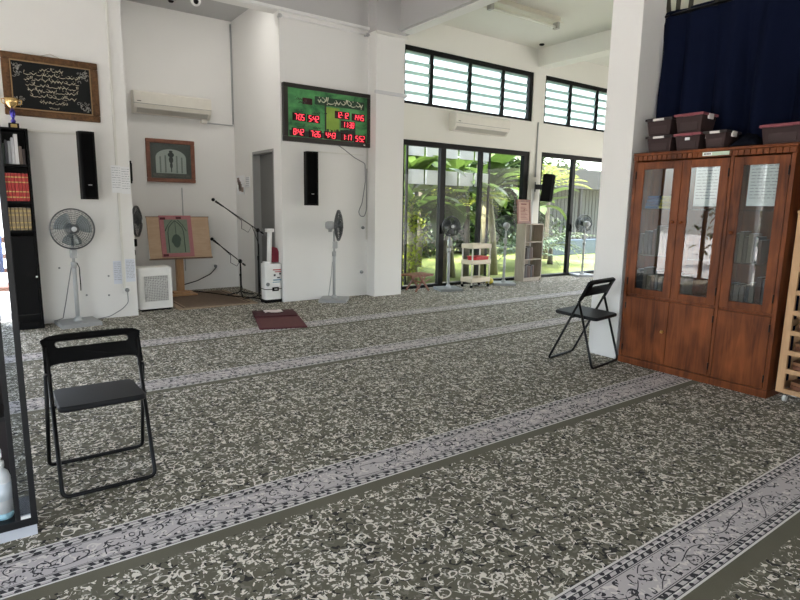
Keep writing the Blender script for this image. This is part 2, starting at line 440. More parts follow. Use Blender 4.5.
def slider(n, x0, x1, zt, mull):
    d = struct(MB().bx(x0, x1, 8.26, 8.36, zt - .09, zt).bx(x0, x1, 8.26, 8.36, 0, .05).bx(x0, x0 + .07, 8.26, 8.36, .05, zt - .09).bx(x1 - .14, x1, 8.26, 8.36, .05, zt - .09).build('door_%d' % n, ALUM))
    for x, wd in mull: MB().bx(x - wd / 2, x + wd / 2, 8.265, 8.35, .05, zt - .09).build('mullion', ALUM, d)
    xs = [x0 + .07] + [m[0] for m in mull] + [x1 - .14]; ws = [0] + [m[1] for m in mull] + [0]
    for i in range(len(xs) - 1):
        MB().bx(xs[i] + ws[i] / 2, xs[i + 1] - ws[i + 1] / 2, 8.304, 8.312, .05, zt - .09).build('pane', PANE, d)
    MB().bx(mull[0][0] - .02, mull[0][0] + .02, 8.235, 8.265, 1.0, 1.16).build('door_handle', BLACKP, d)
slider(2, 5.93, 9.2, 2.66, ((6.9, .12), (7.87, .07)))
slider(3, 9.55, 12.8, 2.68, ((10.7, .09), (11.85, .09)))

def louvre_glass():
    m, nt, b = newmat('frosted_louvre_glass'); nt.nodes.remove(b)
    t = nt.nodes.new('ShaderNodeBsdfTransparent'); t.inputs[0].default_value = (.82, .86, .84, 1)
    d = nt.nodes.new('ShaderNodeBsdfTranslucent'); d.inputs[0].default_value = (.80, .86, .83, 1)
    g = nt.nodes.new('ShaderNodeBsdfGlossy'); g.inputs['Roughness'].default_value = .1
    a = nt.nodes.new('ShaderNodeMixShader'); a.inputs[0].default_value = .45
    c = nt.nodes.new('ShaderNodeMixShader'); c.inputs[0].default_value = .06
    nt.links.new(t.outputs[0], a.inputs[1]); nt.links.new(d.outputs[0], a.inputs[2])
    nt.links.new(a.outputs[0], c.inputs[1]); nt.links.new(g.outputs[0], c.inputs[2])
    nt.links.new(c.outputs[0], nt.nodes['Material Output'].inputs[0]); return m
LOUVRE = louvre_glass()
LEDGE = leafmat('louvre_overlap_glass', (.50, .57, .54), (.56, .63, .60), .8)
def clerestory(n, x0, x1, mull):
    d = struct(MB().bx(x0, x1, 8.25, 8.34, 4.14, 4.22).bx(x0, x1, 8.25, 8.34, 3.26, 3.31).bx(x0, x0 + .05, 8.25, 8.34, 3.31, 4.14).bx(x1 - .1, x1, 8.25, 8.34, 3.31, 4.14).build('window_%d' % n, ALUM))
    for x, wd in mull: MB().bx(x - wd / 2, x + wd / 2, 8.255, 8.335, 3.31, 4.14).build('mullion', ALUM, d)
    xs = [x0 + .05] + [m[0] for m in mull] + [x1 - .1]
    for i in range(len(xs) - 1):
        for k in range(5):
            z = 3.31 + .166 * k
            M = Matrix.Translation((0, 8.30, z + .088)) @ Matrix.Rotation(.22, 4, 'X')
            b = MB().bx(xs[i] + .03, xs[i + 1] - .03, -.003, .003, -.088, .088, M).build('louvre_blade', LOUVRE, d)
            MB().bx(xs[i] + .03, xs[i + 1] - .03, -.0045, .0045, .028, .089, M).build('blade_edge', LEDGE, b)
clerestory(1, 5.93, 9.2, ((6.57, .06), (7.49, .06), (8.36, .06)))
clerestory(2, 9.55, 12.8, ((10.42, .06), (11.36, .06), (12.1, .06)))

# ------------------------------------------------------------------ outdoors
def lawn_mat():
    m, nt, b = newmat('lawn_grass'); v = coords(nt)
    n1 = noise(nt, v, 1.2, 4); n2 = noise(nt, v, 60, 2)
    c = mixc(nt, n1.outputs['Fac'], (.16, .21, .045), (.30, .32, .09)); c = mixc(nt, X(nt, n2.outputs['Fac']) * .6, c, (.07, .11, .02))
    nt.links.new(c, b.inputs['Base Color']); b.inputs['Roughness'].default_value = .9; return m
struct(MB().bx(2.5, 40, 8.43, 40, -.3, -.12).build('ground_lawn', lawn_mat()))
struct(MB().bx(4, 14, 8.43, 8.95, -.12, -.04).build('ground_kerb', mat('kerb_concrete', (.07, .068, .06), .9, var=.2, vscale=5)))
PAVE = mat('pale_paving', (.60, .58, .55), .85, var=.1, vscale=2)
struct(MB().bx(-30, -2.8, -30, 40, -.3, -.12).bx(-2.8, 40, -30, -3.2, -.3, -.12).bx(-2.8, 2.5, 8.28, 40, -.3, -.12).build('ground_paving', PAVE))
rnd = random.Random(5)
LEAFB = leafmat('banana_leaf', (.03, .07, .012), (.13, .20, .04), .35)
LEAFP = leafmat('palm_leaf', (.03, .06, .02), (.11, .15, .05), .35)
LEAFG = leafmat('pale_palm_leaf', (.07, .13, .08), (.22, .30, .20), .3)
LEAFY = leafmat('yellow_green_leaf', (.20, .28, .03), (.46, .48, .08), .45)
LEAFD = leafmat('dark_leaf', (.015, .04, .012), (.06, .10, .03), .3)
TRUNK = wood('banana_stem', (.12, .10, .05), (.33, .30, .17), (8, 8, 1.2), .7)
BARK = wood('tree_bark', (.07, .055, .04), (.20, .17, .13), (9, 9, 2), .85)
def leaf_strip(mb, base, yaw, elev, ln, wd, droop, n=9, fold=.25, rag=None):
    ca, sa = math.cos(yaw), math.sin(yaw); pts = []; x = z = 0; e = elev
    for i in range(n + 1):
        pts.append((x, z)); x += ln / n * math.cos(e); z += ln / n * math.sin(e); e -= droop / n
    vs = []
    for i, (px, pz) in enumerate(pts):
        t = i / n; w_ = wd * (math.sin(PI * min(1, .06 + t * .94)) ** .6) * .5 if t > .12 else wd * .04
        if rag: w_ *= rag.uniform(.8, 1.1)
        for sgn, f in ((-1, fold), (0, 0), (1, fold)):
            lx, lz = px - f * 0, pz + abs(sgn) * w_ * f
            vs.append((base[0] + ca * lx - sa * sgn * w_, base[1] + sa * lx + ca * sgn * w_, base[2] + lz))
    fs = []
    for i in range(n):
        a = i * 3; fs += [(a, a + 1, a + 4, a + 3), (a + 1, a + 2, a + 5, a + 4)]
    mb.add(vs, fs, True)
def banana(x, y, h, nst, label, seed, lean=.15, lv=7, ll=1.7):
    r = random.Random(seed); t = thing('banana_plant', label, 'plant', (x, y, -.12), 0, 'banana plants behind the glass doors')
    st = MB(); lf = MB()
    for k in range(nst):
        a = r.uniform(0, 6.28); d = r.uniform(.0, .38); bx_, by_ = d * math.cos(a), d * math.sin(a); hh = h * r.uniform(.72, 1.05)
        tx, ty = bx_ + r.uniform(-lean, lean) * hh, by_ + r.uniform(-lean, lean) * .6 * hh
        st.tube([(bx_, by_, 0), ((bx_ * .6 + tx * .4), (by_ * .6 + ty * .4), hh * .5), (tx, ty, hh)], [.10, .08, .05], 9)
        for j in range(lv):
            leaf_strip(lf, (tx, ty, hh - .05), r.uniform(0, 6.28), r.uniform(.3, 1.3), ll * r.uniform(.7, 1.1), .42 * r.uniform(.8, 1.2), r.uniform(.9, 2.0), rag=r)
    st.build('stem', TRUNK, t); lf.build('foliage', LEAFB, t)
def palm(x, y, h, label, seed, m=None, nf=14, fl=1.5, group=None, spread=1.2):
    r = random.Random(seed); t = thing('palm', label, 'plant', (x, y, -.12), 0, group)
    MB().tube([(0, 0, 0), (.03, .02, h * .5), (0, 0, max(.1, h))], [.09, .07, .06], 9).build('stem', BARK, t)
    lf = MB()
    for k in range(nf):
        yaw = k * 2.4 + r.uniform(-.3, .3); e = r.uniform(.35, spread); n = 11; px = pz = 0; ln = fl * r.uniform(.8, 1.1); dr = r.uniform(.8, 1.7)
        ca, sa = math.cos(yaw), math.sin(yaw); rach = []
        for i in range(n + 1):
            rach.append((px * ca, px * sa, h + pz)); px += ln / n * math.cos(e); pz += ln / n * math.sin(e); e -= dr / n
        lf.tube(rach, [.014 * (1 - .8 * i / n) for i in range(n + 1)], 4)
        for i in range(2, n + 1):
            for sg in (-1, 1):
                p = rach[i]; L = .42 * fl / 1.5 * math.sin(PI * (i / (n + 1.5)) * .9 + .25)
                leaf_strip(lf, p, yaw + sg * (1.15 - .05 * i), .15, L, .045 * fl / 1.5 + .01, .9, 3, .2)
    lf.build('foliage', m or LEAFP, t)
def shrub(x, y, z, rx, ry, rz, n, label, m, seed, ls=.13, name='shrub', group=None, stem=True):
    r = random.Random(seed); t = thing(name, label, 'plant', (x, y, -.12), 0, group)
    s_ = MB()
    for k in range(5):
        a = k * 1.26; s_.tube([(.04 * math.cos(a), .04 * math.sin(a), 0), (rx * .4 * math.cos(a), ry * .4 * math.sin(a), z)], [.03, .012], 6)
    s_.build('stem', BARK, t)
    lf = MB()
    for k in range(n):
        while True:
            p = [r.uniform(-1, 1) for _ in range(3)]
            if .15 < sum(q * q for q in p) < 1: break
        q = (p[0] * rx, p[1] * ry, max(.05, z + p[2] * rz))
        leaf_strip(lf, q, r.uniform(0, 6.28), r.uniform(-.6, 1.0), ls * r.uniform(.7, 1.4), ls * .42, r.uniform(.2, 1), 3, .2)
    lf.build('foliage', m, t)
banana(7.35, 9.75, 2.0, 3, 'banana clump with thin stems behind the left part of the first glass door', 1)
banana(8.35, 10.1, 2.1, 4, 'tall banana clump behind the middle pane of the first glass door', 2)
banana(9.75, 9.9, 2.3, 3, 'banana clump with wide bright leaves behind the wooden cubby', 3, ll=1.5)
banana(10.9, 11.4, 2.9, 3, 'banana clump showing through the upper louvre windows', 14, lv=8, ll=1.9)
banana(7.6, 10.9, 2.6, 4, 'banana clump furthest to the left behind the glass doors', 5, lv=8)
banana(12.6, 10.9, 1.75, 2, 'banana plant with one broad pale leaf over the second glass door', 16, lv=7, ll=1.5)
shrub(6.95, 9.45, .95, .48, .4, .95, 640, 'bright yellow-green bush beside the white pier', LEAFY, 7)
palm(7.95, 9.45, 1.35, 'slender palm with narrow fronds right behind the trolley', 31, LEAFP, 15, 1.0)
palm(8.75, 9.6, 1.7, 'yellowish palm with narrow fronds left of the cubby', 32, LEAFY, 12, 1.0)
palm(11.6, 10.3, .35, 'pale fan-like palm behind the second glass door', 8, LEAFG, 18, 1.25)
palm(13.4, 11.0, .5, 'dark feathery palm at the right end of the garden', 9, LEAFP, 16, 1.3)
palm(9.4, 12.2, 2.2, 'tall feathery palm rising behind the banana clumps', 10, LEAFP, 16, 1.7)
palm(14.6, 12.2, 2.3, 'yellowish palm crown hanging beside the white column', 11, LEAFY, 14, 1.3)
for i, (x, y, z, rx, rz, lab) in enumerate(((11.5, 14.4, .7, 1.0, .75, 'low dark hedge bush behind the banana clumps'), (14.2, 14.5, .7, 1.2, .8, 'wide dark hedge bush before the grey fence'), (16.9, 14.3, .65, 1.1, .7, 'dark hedge bush at the far right by the grey fence'), (9.6, 14.0, .9, 1.0, 1.0, 'dark bush behind the yellow-green bush'))):
    shrub(x, y, z, rx, .7, rz, 420, lab, LEAFD, 20 + i, .2)
for i, (x, y, z, r_, lab) in enumerate(((13.5, 20.5, 4.0, 2.2, 'tall tree crown seen through the left louvre window'), (19.5, 21.5, 4.2, 2.3, 'tall tree crown seen through the middle of the louvres'), (26, 22.0, 4.4, 2.6, 'tall tree crown seen through the right louvre window'))):
    shrub(x, y, z, r_, 1.6, 1.9, 900, lab, LEAFB, 40 + i, .36, 'tree')
for i, (x, y, z, rx, rz, lab) in enumerate(((9.3, 15.0, 1.9, 1.5, 2.2, 'tall dark tree far left behind the glass doors'), (11.9, 15.3, 2.0, 1.5, 2.3, 'tall dark tree behind the middle of the first glass door'), (14.4, 15.2, 1.8, 1.5, 2.1, 'tall dark tree behind the right of the first glass door'), (16.4, 14.8, 1.9, 1.0, 1.9, 'tall dark tree beyond the post between the glass doors'), (22.5, 22.4, 4.3, 2.2, 2.0, 'dark tree crown over the grey-sided building'))):
    shrub(x, y, z, rx, .8, rz, 1900, lab, LEAFD, 80 + i, .36, 'tree')
# grey fence, low blue pool wall and the neighbouring house
f = thing('garden_fence', 'grey upright-slat fence at the end of the garden', 'fence', (8, 16.2, -.12))
pb = MB()
for k in range(56): pb.bx(k * .16, k * .16 + .145, 0, .03, .1, 2.0)
pb.build('slat_panel', mat('grey_fence_board', (.17, .18, .18), .8, var=.15), f)
MB().bx(0, 8.9, .03, .1, .3, .4).bx(0, 8.9, .03, .1, 1.7, 1.8).build('rail', mat('fence_rail', (.1, .1, .1), .8), f)
for k in range(3): MB().bx(k * 3.4, k * 3.4 + .1, .03, .13, 0, 2.05).build('post', MATS['fence_rail'], f)
tag(MB().bx(15.3, 21, 12.9, 13.15, -.12, .42).build('pool_wall', mat('blue_tile', (.035, .06, .10), .3, var=.15, vscale=3), bevel=.02), 'low blue tiled wall behind the lawn', 'wall')
sh = thing('garden_shed', 'grey-sided building with a dark eave beyond the blue wall', 'building', (17.2, 16.6, -.12))
b = MB(); b.bx(0, 14, 0, 4, 0, 2.5)
for k in range(56): b.bx(k * .25, k * .25 + .2, -.03, 0, 0, 2.5)
b.build('wall', mat('grey_siding', (.06, .063, .063), .8), sh); MB().bx(-.5, 14.5, -1.0, 4.5, 2.5, 3.3).build('roof', mat('dark_eave', (.03, .03, .032), .8), sh)
for k in range(4): MB().bx(.3 + k * 3.4, .42 + k * 3.4, -.9, -.78, 0, 2.5).build('post', MATS['dark_eave'], sh)
hs = thing('neighbouring_house', 'white house with dark window bands beyond the garden fence', 'building', (6, 28, -.12))
HW = mat('house_white', (.55, .55, .57), .8, var=.03)
MB().bx(0, 30, 0, 6, 0, 4.4).build('wall', HW, hs)
MB().bx(-.6, 30.6, -.9, 6, 4.4, 4.65).build('roof', mat('house_roof', (.08, .08, .085), .7), hs)
for k in range(14):
    wf = MB().bx(.8 + k * 2.05, 2.1 + k * 2.05, -.05, 0, 1.2, 2.6).build('window', ALUM, hs)
    MB().bx(.88 + k * 2.05, 2.02 + k * 2.05, -.07, -.05, 1.28, 2.52).build('pane', glass('house_window_glass', (.05, .06, .07), .9, .5), wf)
# white panels placed outside to stand in for reflections in the door glass
sc_ = thing('reflection_panels', 'white panels on dark posts outside, standing in for reflections in the glass', 'screen', (6.62, 9.02, -.12))
for z0, z1 in ((2.06, 2.34), (2.60, 2.84)):
    for k in range(5): MB().bx(.03 + k * .44, .41 + k * .44, 0, .02, z0, z1).build('panel', HW, sc_)
for x in (-.02, 2.18): MB().bx(x, x + .04, -.01, .03, .08, 3.0).build('post', ALUM, sc_)
MB().bx(-.02, 2.22, -.01, .03, 3.0, 3.05).build('rail', ALUM, sc_)
for i, (x, y, lab) in enumerate(((-7.5, -1.5, 'added unseen hedge bush on the paving, nearest the back of the room'), (-7.8, 1.6, 'added unseen hedge bush on the paving beside the open left side'), (-7.4, 4.6, 'added unseen hedge bush on the paving level with the left wall'), (-7.6, 7.6, 'added unseen hedge bush on the paving beyond the left wall'))):  # added out of view to put dark shapes into the cabinet glass reflections
    shrub(x, y, 1.2, 1.0, 1.3, 1.3, 420, lab, LEAFD, 60 + i, .28)
# seen beyond the opening left of the bookcase
c = thing('wooden_armchair', 'red-brown wooden armchair out on the pale paving left of the bookcase', 'chair', (-.1, 9.5, -.12))
MB().bx(-.3, .3, -.28, .28, .40, .45).build('seat', REDWOOD, c)
for x in (-.3, .24):
    MB().bx(x, x + .06, -.28, -.22, 0, .66).build('leg', REDWOOD, c); MB().bx(x, x + .06, .22, .28, 0, 1.1).build('leg', REDWOOD, c)
    MB().bx(x - .01, x + .07, -.3, .22, .66, .70).build('armrest', REDWOOD, c)
MB().bx(-.24, .24, .23, .27, .6, .66).bx(-.24, .24, .23, .27, .8, .86).bx(-.24, .24, .23, .27, 1.02, 1.1).build('backrest', REDWOOD, c)
g = MB()
n = 10
for k in range(n + 1):
    x = -.20 + .40 * k / n; d = .02 * math.sin(k * 1.9)
    g.v += [(x, .205 + d, .62 + .02 * math.cos(k)), (x, .19 + d * .4, 1.06), (x, .20, 1.135), (x, .30, 1.135), (x, .31 + d, .8)]
g.f = [(k * 5 + j, k * 5 + j + 1, k * 5 + j + 6, k * 5 + j + 5) for k in range(n) for j in range(4)]; g.sm = [True] * len(g.f)
o = g.build('jacket', mat('blue_cloth', (.05, .10, .26), .8), loc=(-.1, 9.5, -.12)); tag(o, 'blue cloth hung over the back of the red-brown wooden armchair', 'cloth')
o.modifiers.new('solid', 'SOLIDIFY').thickness = .012
# ------------------------------------------------------------------ left wall: bookcase, books, trophy
bc = thing('bookcase', 'tall narrow black bookcase standing against the left wall', 'bookcase', (.13, 7.8, 0))
W_, D_, H_ = .29, .275, 2.29
for x in (0, W_ - .022): MB().bx(x, x + .022, 0, D_, 0, H_ - .02).build('side_panel', BLACKW, bc)
MB().bx(0, W_, -.005, D_, H_ - .02, H_).build('top', BLACKW, bc); MB().bx(.022, W_ - .022, D_ - .012, D_, 0, H_ - .02).build('back_panel', BLACKW, bc)
for z in (1.87, 1.46, 1.13, .08): MB().bx(.022, W_ - .022, .012, D_ - .012, z, z + .025).build('shelf', BLACKW, bc)
MB().bx(.022, W_ - .022, .01, .03, 0, .08).build('plinth', BLACKW, bc)
dr = MB().bx(.024, W_ - .024, -.002, .014, .10, 1.09).build('door', BLACKW, bc, .002)
MB().bx(.026, W_ - .026, -.006, -.002, .17, .18).build('groove', DARKGREY, dr)
MB().cyl((W_ - .035, -.002, .62), (W_ - .035, -.022, .62), .009, .012, 12).build('knob', WHITEP, dr)
def book(name, w_, d_, h_, m, label, loc, group=None, band=None, lean=0):
    b = tag(MB().bx(0, w_, 0, d_, 0, h_).build(name, m, bevel=min(.004, w_ * .2)), label, 'book', group)
    MB().bx(.003, w_ - .003, .01, d_ + .001, .003, h_ + .0008).build('pages', PAPER, b)
    if band:
        for z in (.14, .34, .68, .86): MB().bx(.001, w_ - .001, -.0012, .002, h_ * z - .006, h_ * z + .006).build('gold_band', band, b)
    b.location = loc
    if lean: b.rotation_euler = (0, lean, 0)
    return b
GOLD = mat('gold_print', (.55, .40, .14), .4, .3)
rb = mat('red_book_cloth', (.42, .035, .035), .6); tb = mat('tan_book_cloth', (.30, .23, .14), .7)
x = .157
for (w_, h_, c, nm) in ((.034, .22, (.02, .035, .03), 'dark green'), (.024, .26, (.05, .05, .06), 'charcoal'), (.030, .25, (.30, .31, .33), 'mid grey'), (.026, .29, (.52, .52, .55), 'pale grey'), (.036, .33, (.66, .65, .66), 'tall white'), (.030, .2, (.16, .12, .10), 'brown'), (.026, .17, (.07, .05, .05), 'short dark brown')):
    book('book', w_, .19, h_, mat('book_' + nm.replace(' ', '_'), c, .6), nm + ' book on the top shelf of the black bookcase', (x, 7.835, 1.896), 'mixed books on the top shelf'); x += w_ + .003
x = .157
for k in range(7):
    book('book', .031, .20, .31, rb, 'red gold-banded volume, %s from left on the second shelf of the black bookcase' % ORD[k], (x, 7.825, 1.486), 'red volumes on the second shelf', GOLD); x += .0335
x = .157
for k in range(6):
    book('book', .033, .20, .255, tb, 'tan volume, %s from the left on the third shelf of the black bookcase' % ORD[k], (x, 7.825, 1.156), 'tan volumes on the third shelf', GOLD); x += .0385
t = thing('trophy', 'gold cup trophy with a blue and purple stem on top of the bookcase', 'trophy', (.30, 7.92, H_))
MB().bx(-.05, .05, -.04, .04, 0, .06).build('base', BLACKP, t, .004); MB().bx(-.03, .03, -.044, -.04, .012, .048).build('plaque', GOLD, t)
MB().lathe([(.018, .06), (.026, .085), (.012, .11), (.024, .14), (.03, .18), (.014, .22)], n=14).build('stem', mat('blue_purple_foil', (.06, .05, .32), .25, .7), t)
MB().lathe([(.014, .22), (.03, .235), (.062, .275), (.072, .33), (.066, .33), (.056, .28), (.01, .24)], n=18).build('cup', mat('gold_foil', (.75, .52, .22), .25, .9), t)
for s in (-1, 1): MB().tube([(s * .066, 0, .32), (s * .095, 0, .315), (s * .09, 0, .275), (s * .052, 0, .258)], .006, 6).build('handle', MATS['gold_foil'], t)

# framed calligraphy board
cb = thing('calligraphy_frame', 'large wood-framed black board of gold calligraphy on the left wall', 'picture', (.72, 8.08, 2.80))
fw = MB()
for a, b_, c, d in ((-.485, .485, .27, .345), (-.485, .485, -.345, -.27), (-.485, -.405, -.27, .27), (.405, .485, -.27, .27)): fw.bx(a, b_, -.045, -.002, c, d)
fw.build('frame', FRAMEW, cb, .012, 3)
MB().bx(-.41, .41, -.03, -.004, -.275, .275).build('board', mat('black_board', (.006, .007, .008), .5, spec=.2), cb)
fi = MB()
for a, b_, c, d in ((-.405, .405, .258, .27), (-.405, .405, -.27, -.258), (-.405, -.393, -.258, .258), (.393, .405, -.258, .258)): fi.bx(a, b_, -.05, -.03, c, d)
fi.build('inner_moulding', mat('gilt_moulding', (.30, .19, .09), .4, .2), cb)
r = random.Random(3)
def line(*a):
    w_ = MB(); scribble(w_, *a); w_.build('calligraphy_line', mat('pale_gold_ink', (.62, .56, .42), .5), cb)
line(-.12, .12, .195, .038, r, -.032, .0026)
for k in range(5): line(-.29 + .012 * k, .29 - .012 * k, .138 - .060 * k, .042, r, -.032, .0028)
line(-.14, .14, -.168, .036, r, -.032, .0026); line(-.05, .05, -.225, .022, r, -.032, .002)
for sx in (-1, 1):
    for sz in (-1, 1):
        sc2 = MB()
        for k in range(16):
            a0 = r.uniform(0, 6); rr = r.uniform(.012, .026); cx, cz = sx * (.365 - .022 * (k % 5) * r.uniform(.3, 1.2)), sz * (.225 - .018 * (k // 2) * r.uniform(.5, 1))
            sc2.tube([(cx + rr * (1 - i / 9) * math.cos(a0 + i * .6), -.032, cz + rr * (1 - i / 9) * math.sin(a0 + i * .6)) for i in range(9)], .003, 4)
        sc2.build('corner_scroll', mat('dull_silver_ink', (.36, .36, .33), .5), cb)
MB().tube([(-.1, -.012, .345), (0, -.008, .385), (.1, -.012, .345)], .003, 6).build('hanging_cord', mat('beige_cord', (.5, .45, .36), .8), cb)

def column_speaker(label, loc, rz, w_=.2, h_=.80, d_=.13, tilt=0, off=.10, group='black column speakers'):
    t = thing('column_speaker', label, 'speaker', loc, rz, group)
    Mt = Matrix.Rotation(tilt, 4, 'X')
    out = [(-w_ / 2, -off), (-w_ * .42, -off - d_ * .85), (-w_ * .3, -off - d_), (w_ * .3, -off - d_), (w_ * .42, -off - d_ * .85), (w_ / 2, -off)]
    b = MB().prism(out, -h_ / 2, h_ / 2, 'z'); b.v = [tuple(Mt @ Vector(p)) for p in b.v]; b.build('cabinet', BLACKP, t, .008)
    out = [(-w_ * .40, -off - d_ * .86), (-w_ * .28, -off - d_ - .006), (w_ * .28, -off - d_ - .006), (w_ * .40, -off - d_ * .86)]
    b = MB().prism(out, -h_ / 2 + .03, h_ / 2 - .03, 'z'); b.v = [tuple(Mt @ Vector(p)) for p in b.v]
    b.build('grille', mat('speaker_grille_cloth', (.003, .003, .0032), .85, bump=.3, bscale=300, spec=.05), t)
    b = MB().bx(-.02, .02, -off - d_ - .009, -off - d_ - .006, -h_ * .29, -h_ * .28); b.v = [tuple(Mt @ Vector(p)) for p in b.v]
    b.build('badge', GREYM, t)
    MB().bx(-.04, .04, -.012, 0, -.1, .1).bx(-.02, .02, -off - .01, -.01, -.05, .05).build('wall_bracket', BLACKM, t)
    return t
column_speaker('black column speaker on the left wall below the calligraphy frame', (1.015, 8.08, 1.92), 0)
column_speaker('black column speaker on the wall under the green clock panel', (4.06, 8.08, 1.89), -.25, .22, .80)
column_speaker('tilted black speaker on the post between the two glass doors', (9.36, 8.2, 1.95), .55, .26, .56, .22, .08, .16)
column_speaker('black speaker in the alcove half hidden behind the left wall edge', (1.515, 8.62, 1.9), PI / 2, .18, .30, .09, 0, .02)
# surface conduits, sockets and their leads
def conduit(pts, label, w_=.03, m=None, rnd_=False):
    b = MB()
    if rnd_: b.tube(fillet(pts, .04), w_ / 2, 8)
    else:
        for a, c in zip(pts[:-1], pts[1:]):
            lo = [min(p, q) - w_ / 2 for p, q in zip(a, c)]; hi = [max(p, q) + w_ / 2 for p, q in zip(a, c)]
            b.bx(lo[0], hi[0], lo[1], hi[1], lo[2], hi[2])
    return tag(b.build('cable_conduit', m or OFFW), label, 'conduit', 'surface cable conduits')
conduit([(.44, 8.066, 2.30), (.93, 8.066, 2.30)], 'white conduit running from the bookcase to the left speaker', .024)
conduit([(1.355, 8.066, 4.2), (1.355, 8.066, .40)], 'white vertical conduit near the right edge of the left wall', .026)
conduit([(4.15, 8.066, 2.31), (5.02, 8.066, 2.31)], 'thin white conduit leading right from the speaker under the clock', .016)
conduit([(2.665, 10.036, 1.74), (2.665, 10.036, .35)], 'thin grey cable running down the alcove wall under the picture', .014, GREYP)
conduit([(1.80, 10.036, 2.9), (1.80, 10.036, 1.3)], 'thin conduit down from the left end of the alcove air conditioner', .016)
conduit([(3.13, 10.03, 2.84), (3.57, 10.03, 2.84)], 'grey drain pipe right of the alcove air conditioner', .022, GREYP, True)
conduit([(3.58, 10.035, 2.86), (3.58, 10.035, 4.5)], 'grey pipe up the right corner of the alcove', .03, GREYP, True)
conduit([(9.375, 8.215, 3.26), (9.375, 8.215, 2.15)], 'grey conduit down the post to the tilted speaker', .03, GREYP, True)
conduit([(9.30, 8.205, 1.9), (9.30, 8.205, .02)], 'round white pipe at the foot of the post between the glass doors', .06, WHITEP, True)
conduit([(5.10, 8.06, 2.42), (5.10, 8.06, .95)], 'white conduit in the corner right of the clock panel', .02)
conduit([(5.12, 7.828, 3.28), (5.68, 7.828, 3.28)], 'white conduit crossing the pier right of the clock panel', .05, mat('conduit_grey', (.62, .62, .63), .5))
conduit([(5.12, 7.82, 4.17), (5.68, 7.82, 4.17)], 'white conduit across the top of the pier', .04)
def socket(loc, label, rz=0, plug=True):
    t = thing('wall_socket', label, 'socket', loc, rz, 'wall sockets')
    MB().bx(-.045, .045, -.012, 0, -.045, .045).build('faceplate', WHITEP, t, .004)
    if plug: MB().lathe([(.026, 0), (.026, .03), (.018, .045)], (0, -.012, 0), 14, RX(PI / 2)).build('plug', MIDGREY, t)
socket((1.385, 8.08, .355), 'socket with a grey plug low on the left wall beside the fan')
socket((5.0, 8.08, .40), 'small socket low on the wall between the clock fan and the pier')
socket((3.18, 10.05, .40), 'socket with a plug low on the alcove back wall', 0)
socket((5.02, 8.08, 1.14), 'socket hanging below the loop of cable right of the clock')
def cable(pts, label, r=.006, m=None, name='cable'):
    return tag(MB().tube(fillet(pts, .035, 4), r, 7).build(name, m or MIDGREY), label, 'cable', 'loose cables')
cable([(1.385, 8.03, .33), (1.38, 7.99, .2), (1.30, 7.98, .12), (1.15, 7.97, .04), (.975, 7.90, .03)], 'grey fan lead curving down from the socket on the left wall')
cable([(4.53, 8.06, 2.45), (4.65, 8.04, 2.38), (4.85, 8.045, 2.26), (5.05, 8.045, 2.18), (5.06, 8.045, 1.9), (5.00, 8.045, 1.55), (4.93, 8.045, 1.40), (4.96, 8.045, 1.33), (5.04, 8.045, 1.32), (5.08, 8.045, 1.42), (5.085, 8.045, 2.1)], 'grey cable drooping in a loop right of the clock panel', .007)
cable([(3.18, 9.99, .38), (3.05, 9.9, .28), (2.8, 9.85, .18), (2.55, 9.8, .13), (2.45, 9.72, .05), (2.5, 9.5, .012)], 'dark lead hanging behind the lectern board in the alcove', .008, BLACKP)
cable([(3.38, 8.42, .02), (3.30, 8.62, .02), (3.1, 8.9, .02), (2.9, 9.4, .02), (2.75, 9.72, .02), (2.4, 9.85, .02)], 'black microphone lead lying along the alcove floor', .009, BLACKP)

for (x, z, lab) in ((.64, .68, 'dark wall plug left of the fan pole on the left wall'), (1.18, .55, 'dark wall plug right of the fan on the left wall, upper one'), (.915, .32, 'dark wall plug low behind the fan pole on the left wall'), (1.17, .30, 'dark wall plug low on the left wall nearest the socket')):
    tag(MB().lathe([(.012, 0), (.012, .004), (.006, .006)], (0, 0, 0), 12, RX(PI / 2)).build('wall_plug', MIDGREY, loc=(x, 8.08, z)), lab, 'wall plug', 'wall plugs below the left speaker')
# paper notices (printed lines, too small to read)
def notice(x0, x1, y, z0, z1, label, m=PAPER, rows=9, rz=0, face=-1):
    t = thing('paper_notice', label, 'notice', ((x0 + x1) / 2, y, (z0 + z1) / 2), rz, 'paper notices'); w2, h2 = (x1 - x0) / 2, (z1 - z0) / 2
    MB().bx(-w2, w2, -.003, 0, -h2, h2).build('sheet', m, t)
    b = MB(); rr = random.Random(label)
    for k in range(rows):
        z = h2 * .82 - 1.6 * h2 * k / rows; xx = -w2 * .85
        while xx < w2 * .8:
            L = rr.uniform(.012, .05); b.bx(xx, min(xx + L, w2 * .85), -.0042, -.003, z - .003, z + .003); xx += L + .01
    b.build('printed_lines', mat('grey_print', (.38, .39, .42), .7), t)
    return t
notice(1.283, 1.395, 8.053, 1.61, 1.95, 'left white notice over the conduit on the left wall'); notice(1.40, 1.505, 8.08, 1.60, 1.94, 'right white notice at the edge of the left wall')
BLUEP = mat('pale_blue_paper', (.70, .73, .80), .6)
notice(1.24, 1.335, 8.08, .44, .74, 'pale blue sheet low on the wall left of the conduit', BLUEP, 10); notice(1.385, 1.50, 8.08, .46, .76, 'pale blue sheet low at the edge of the left wall', BLUEP, 12)

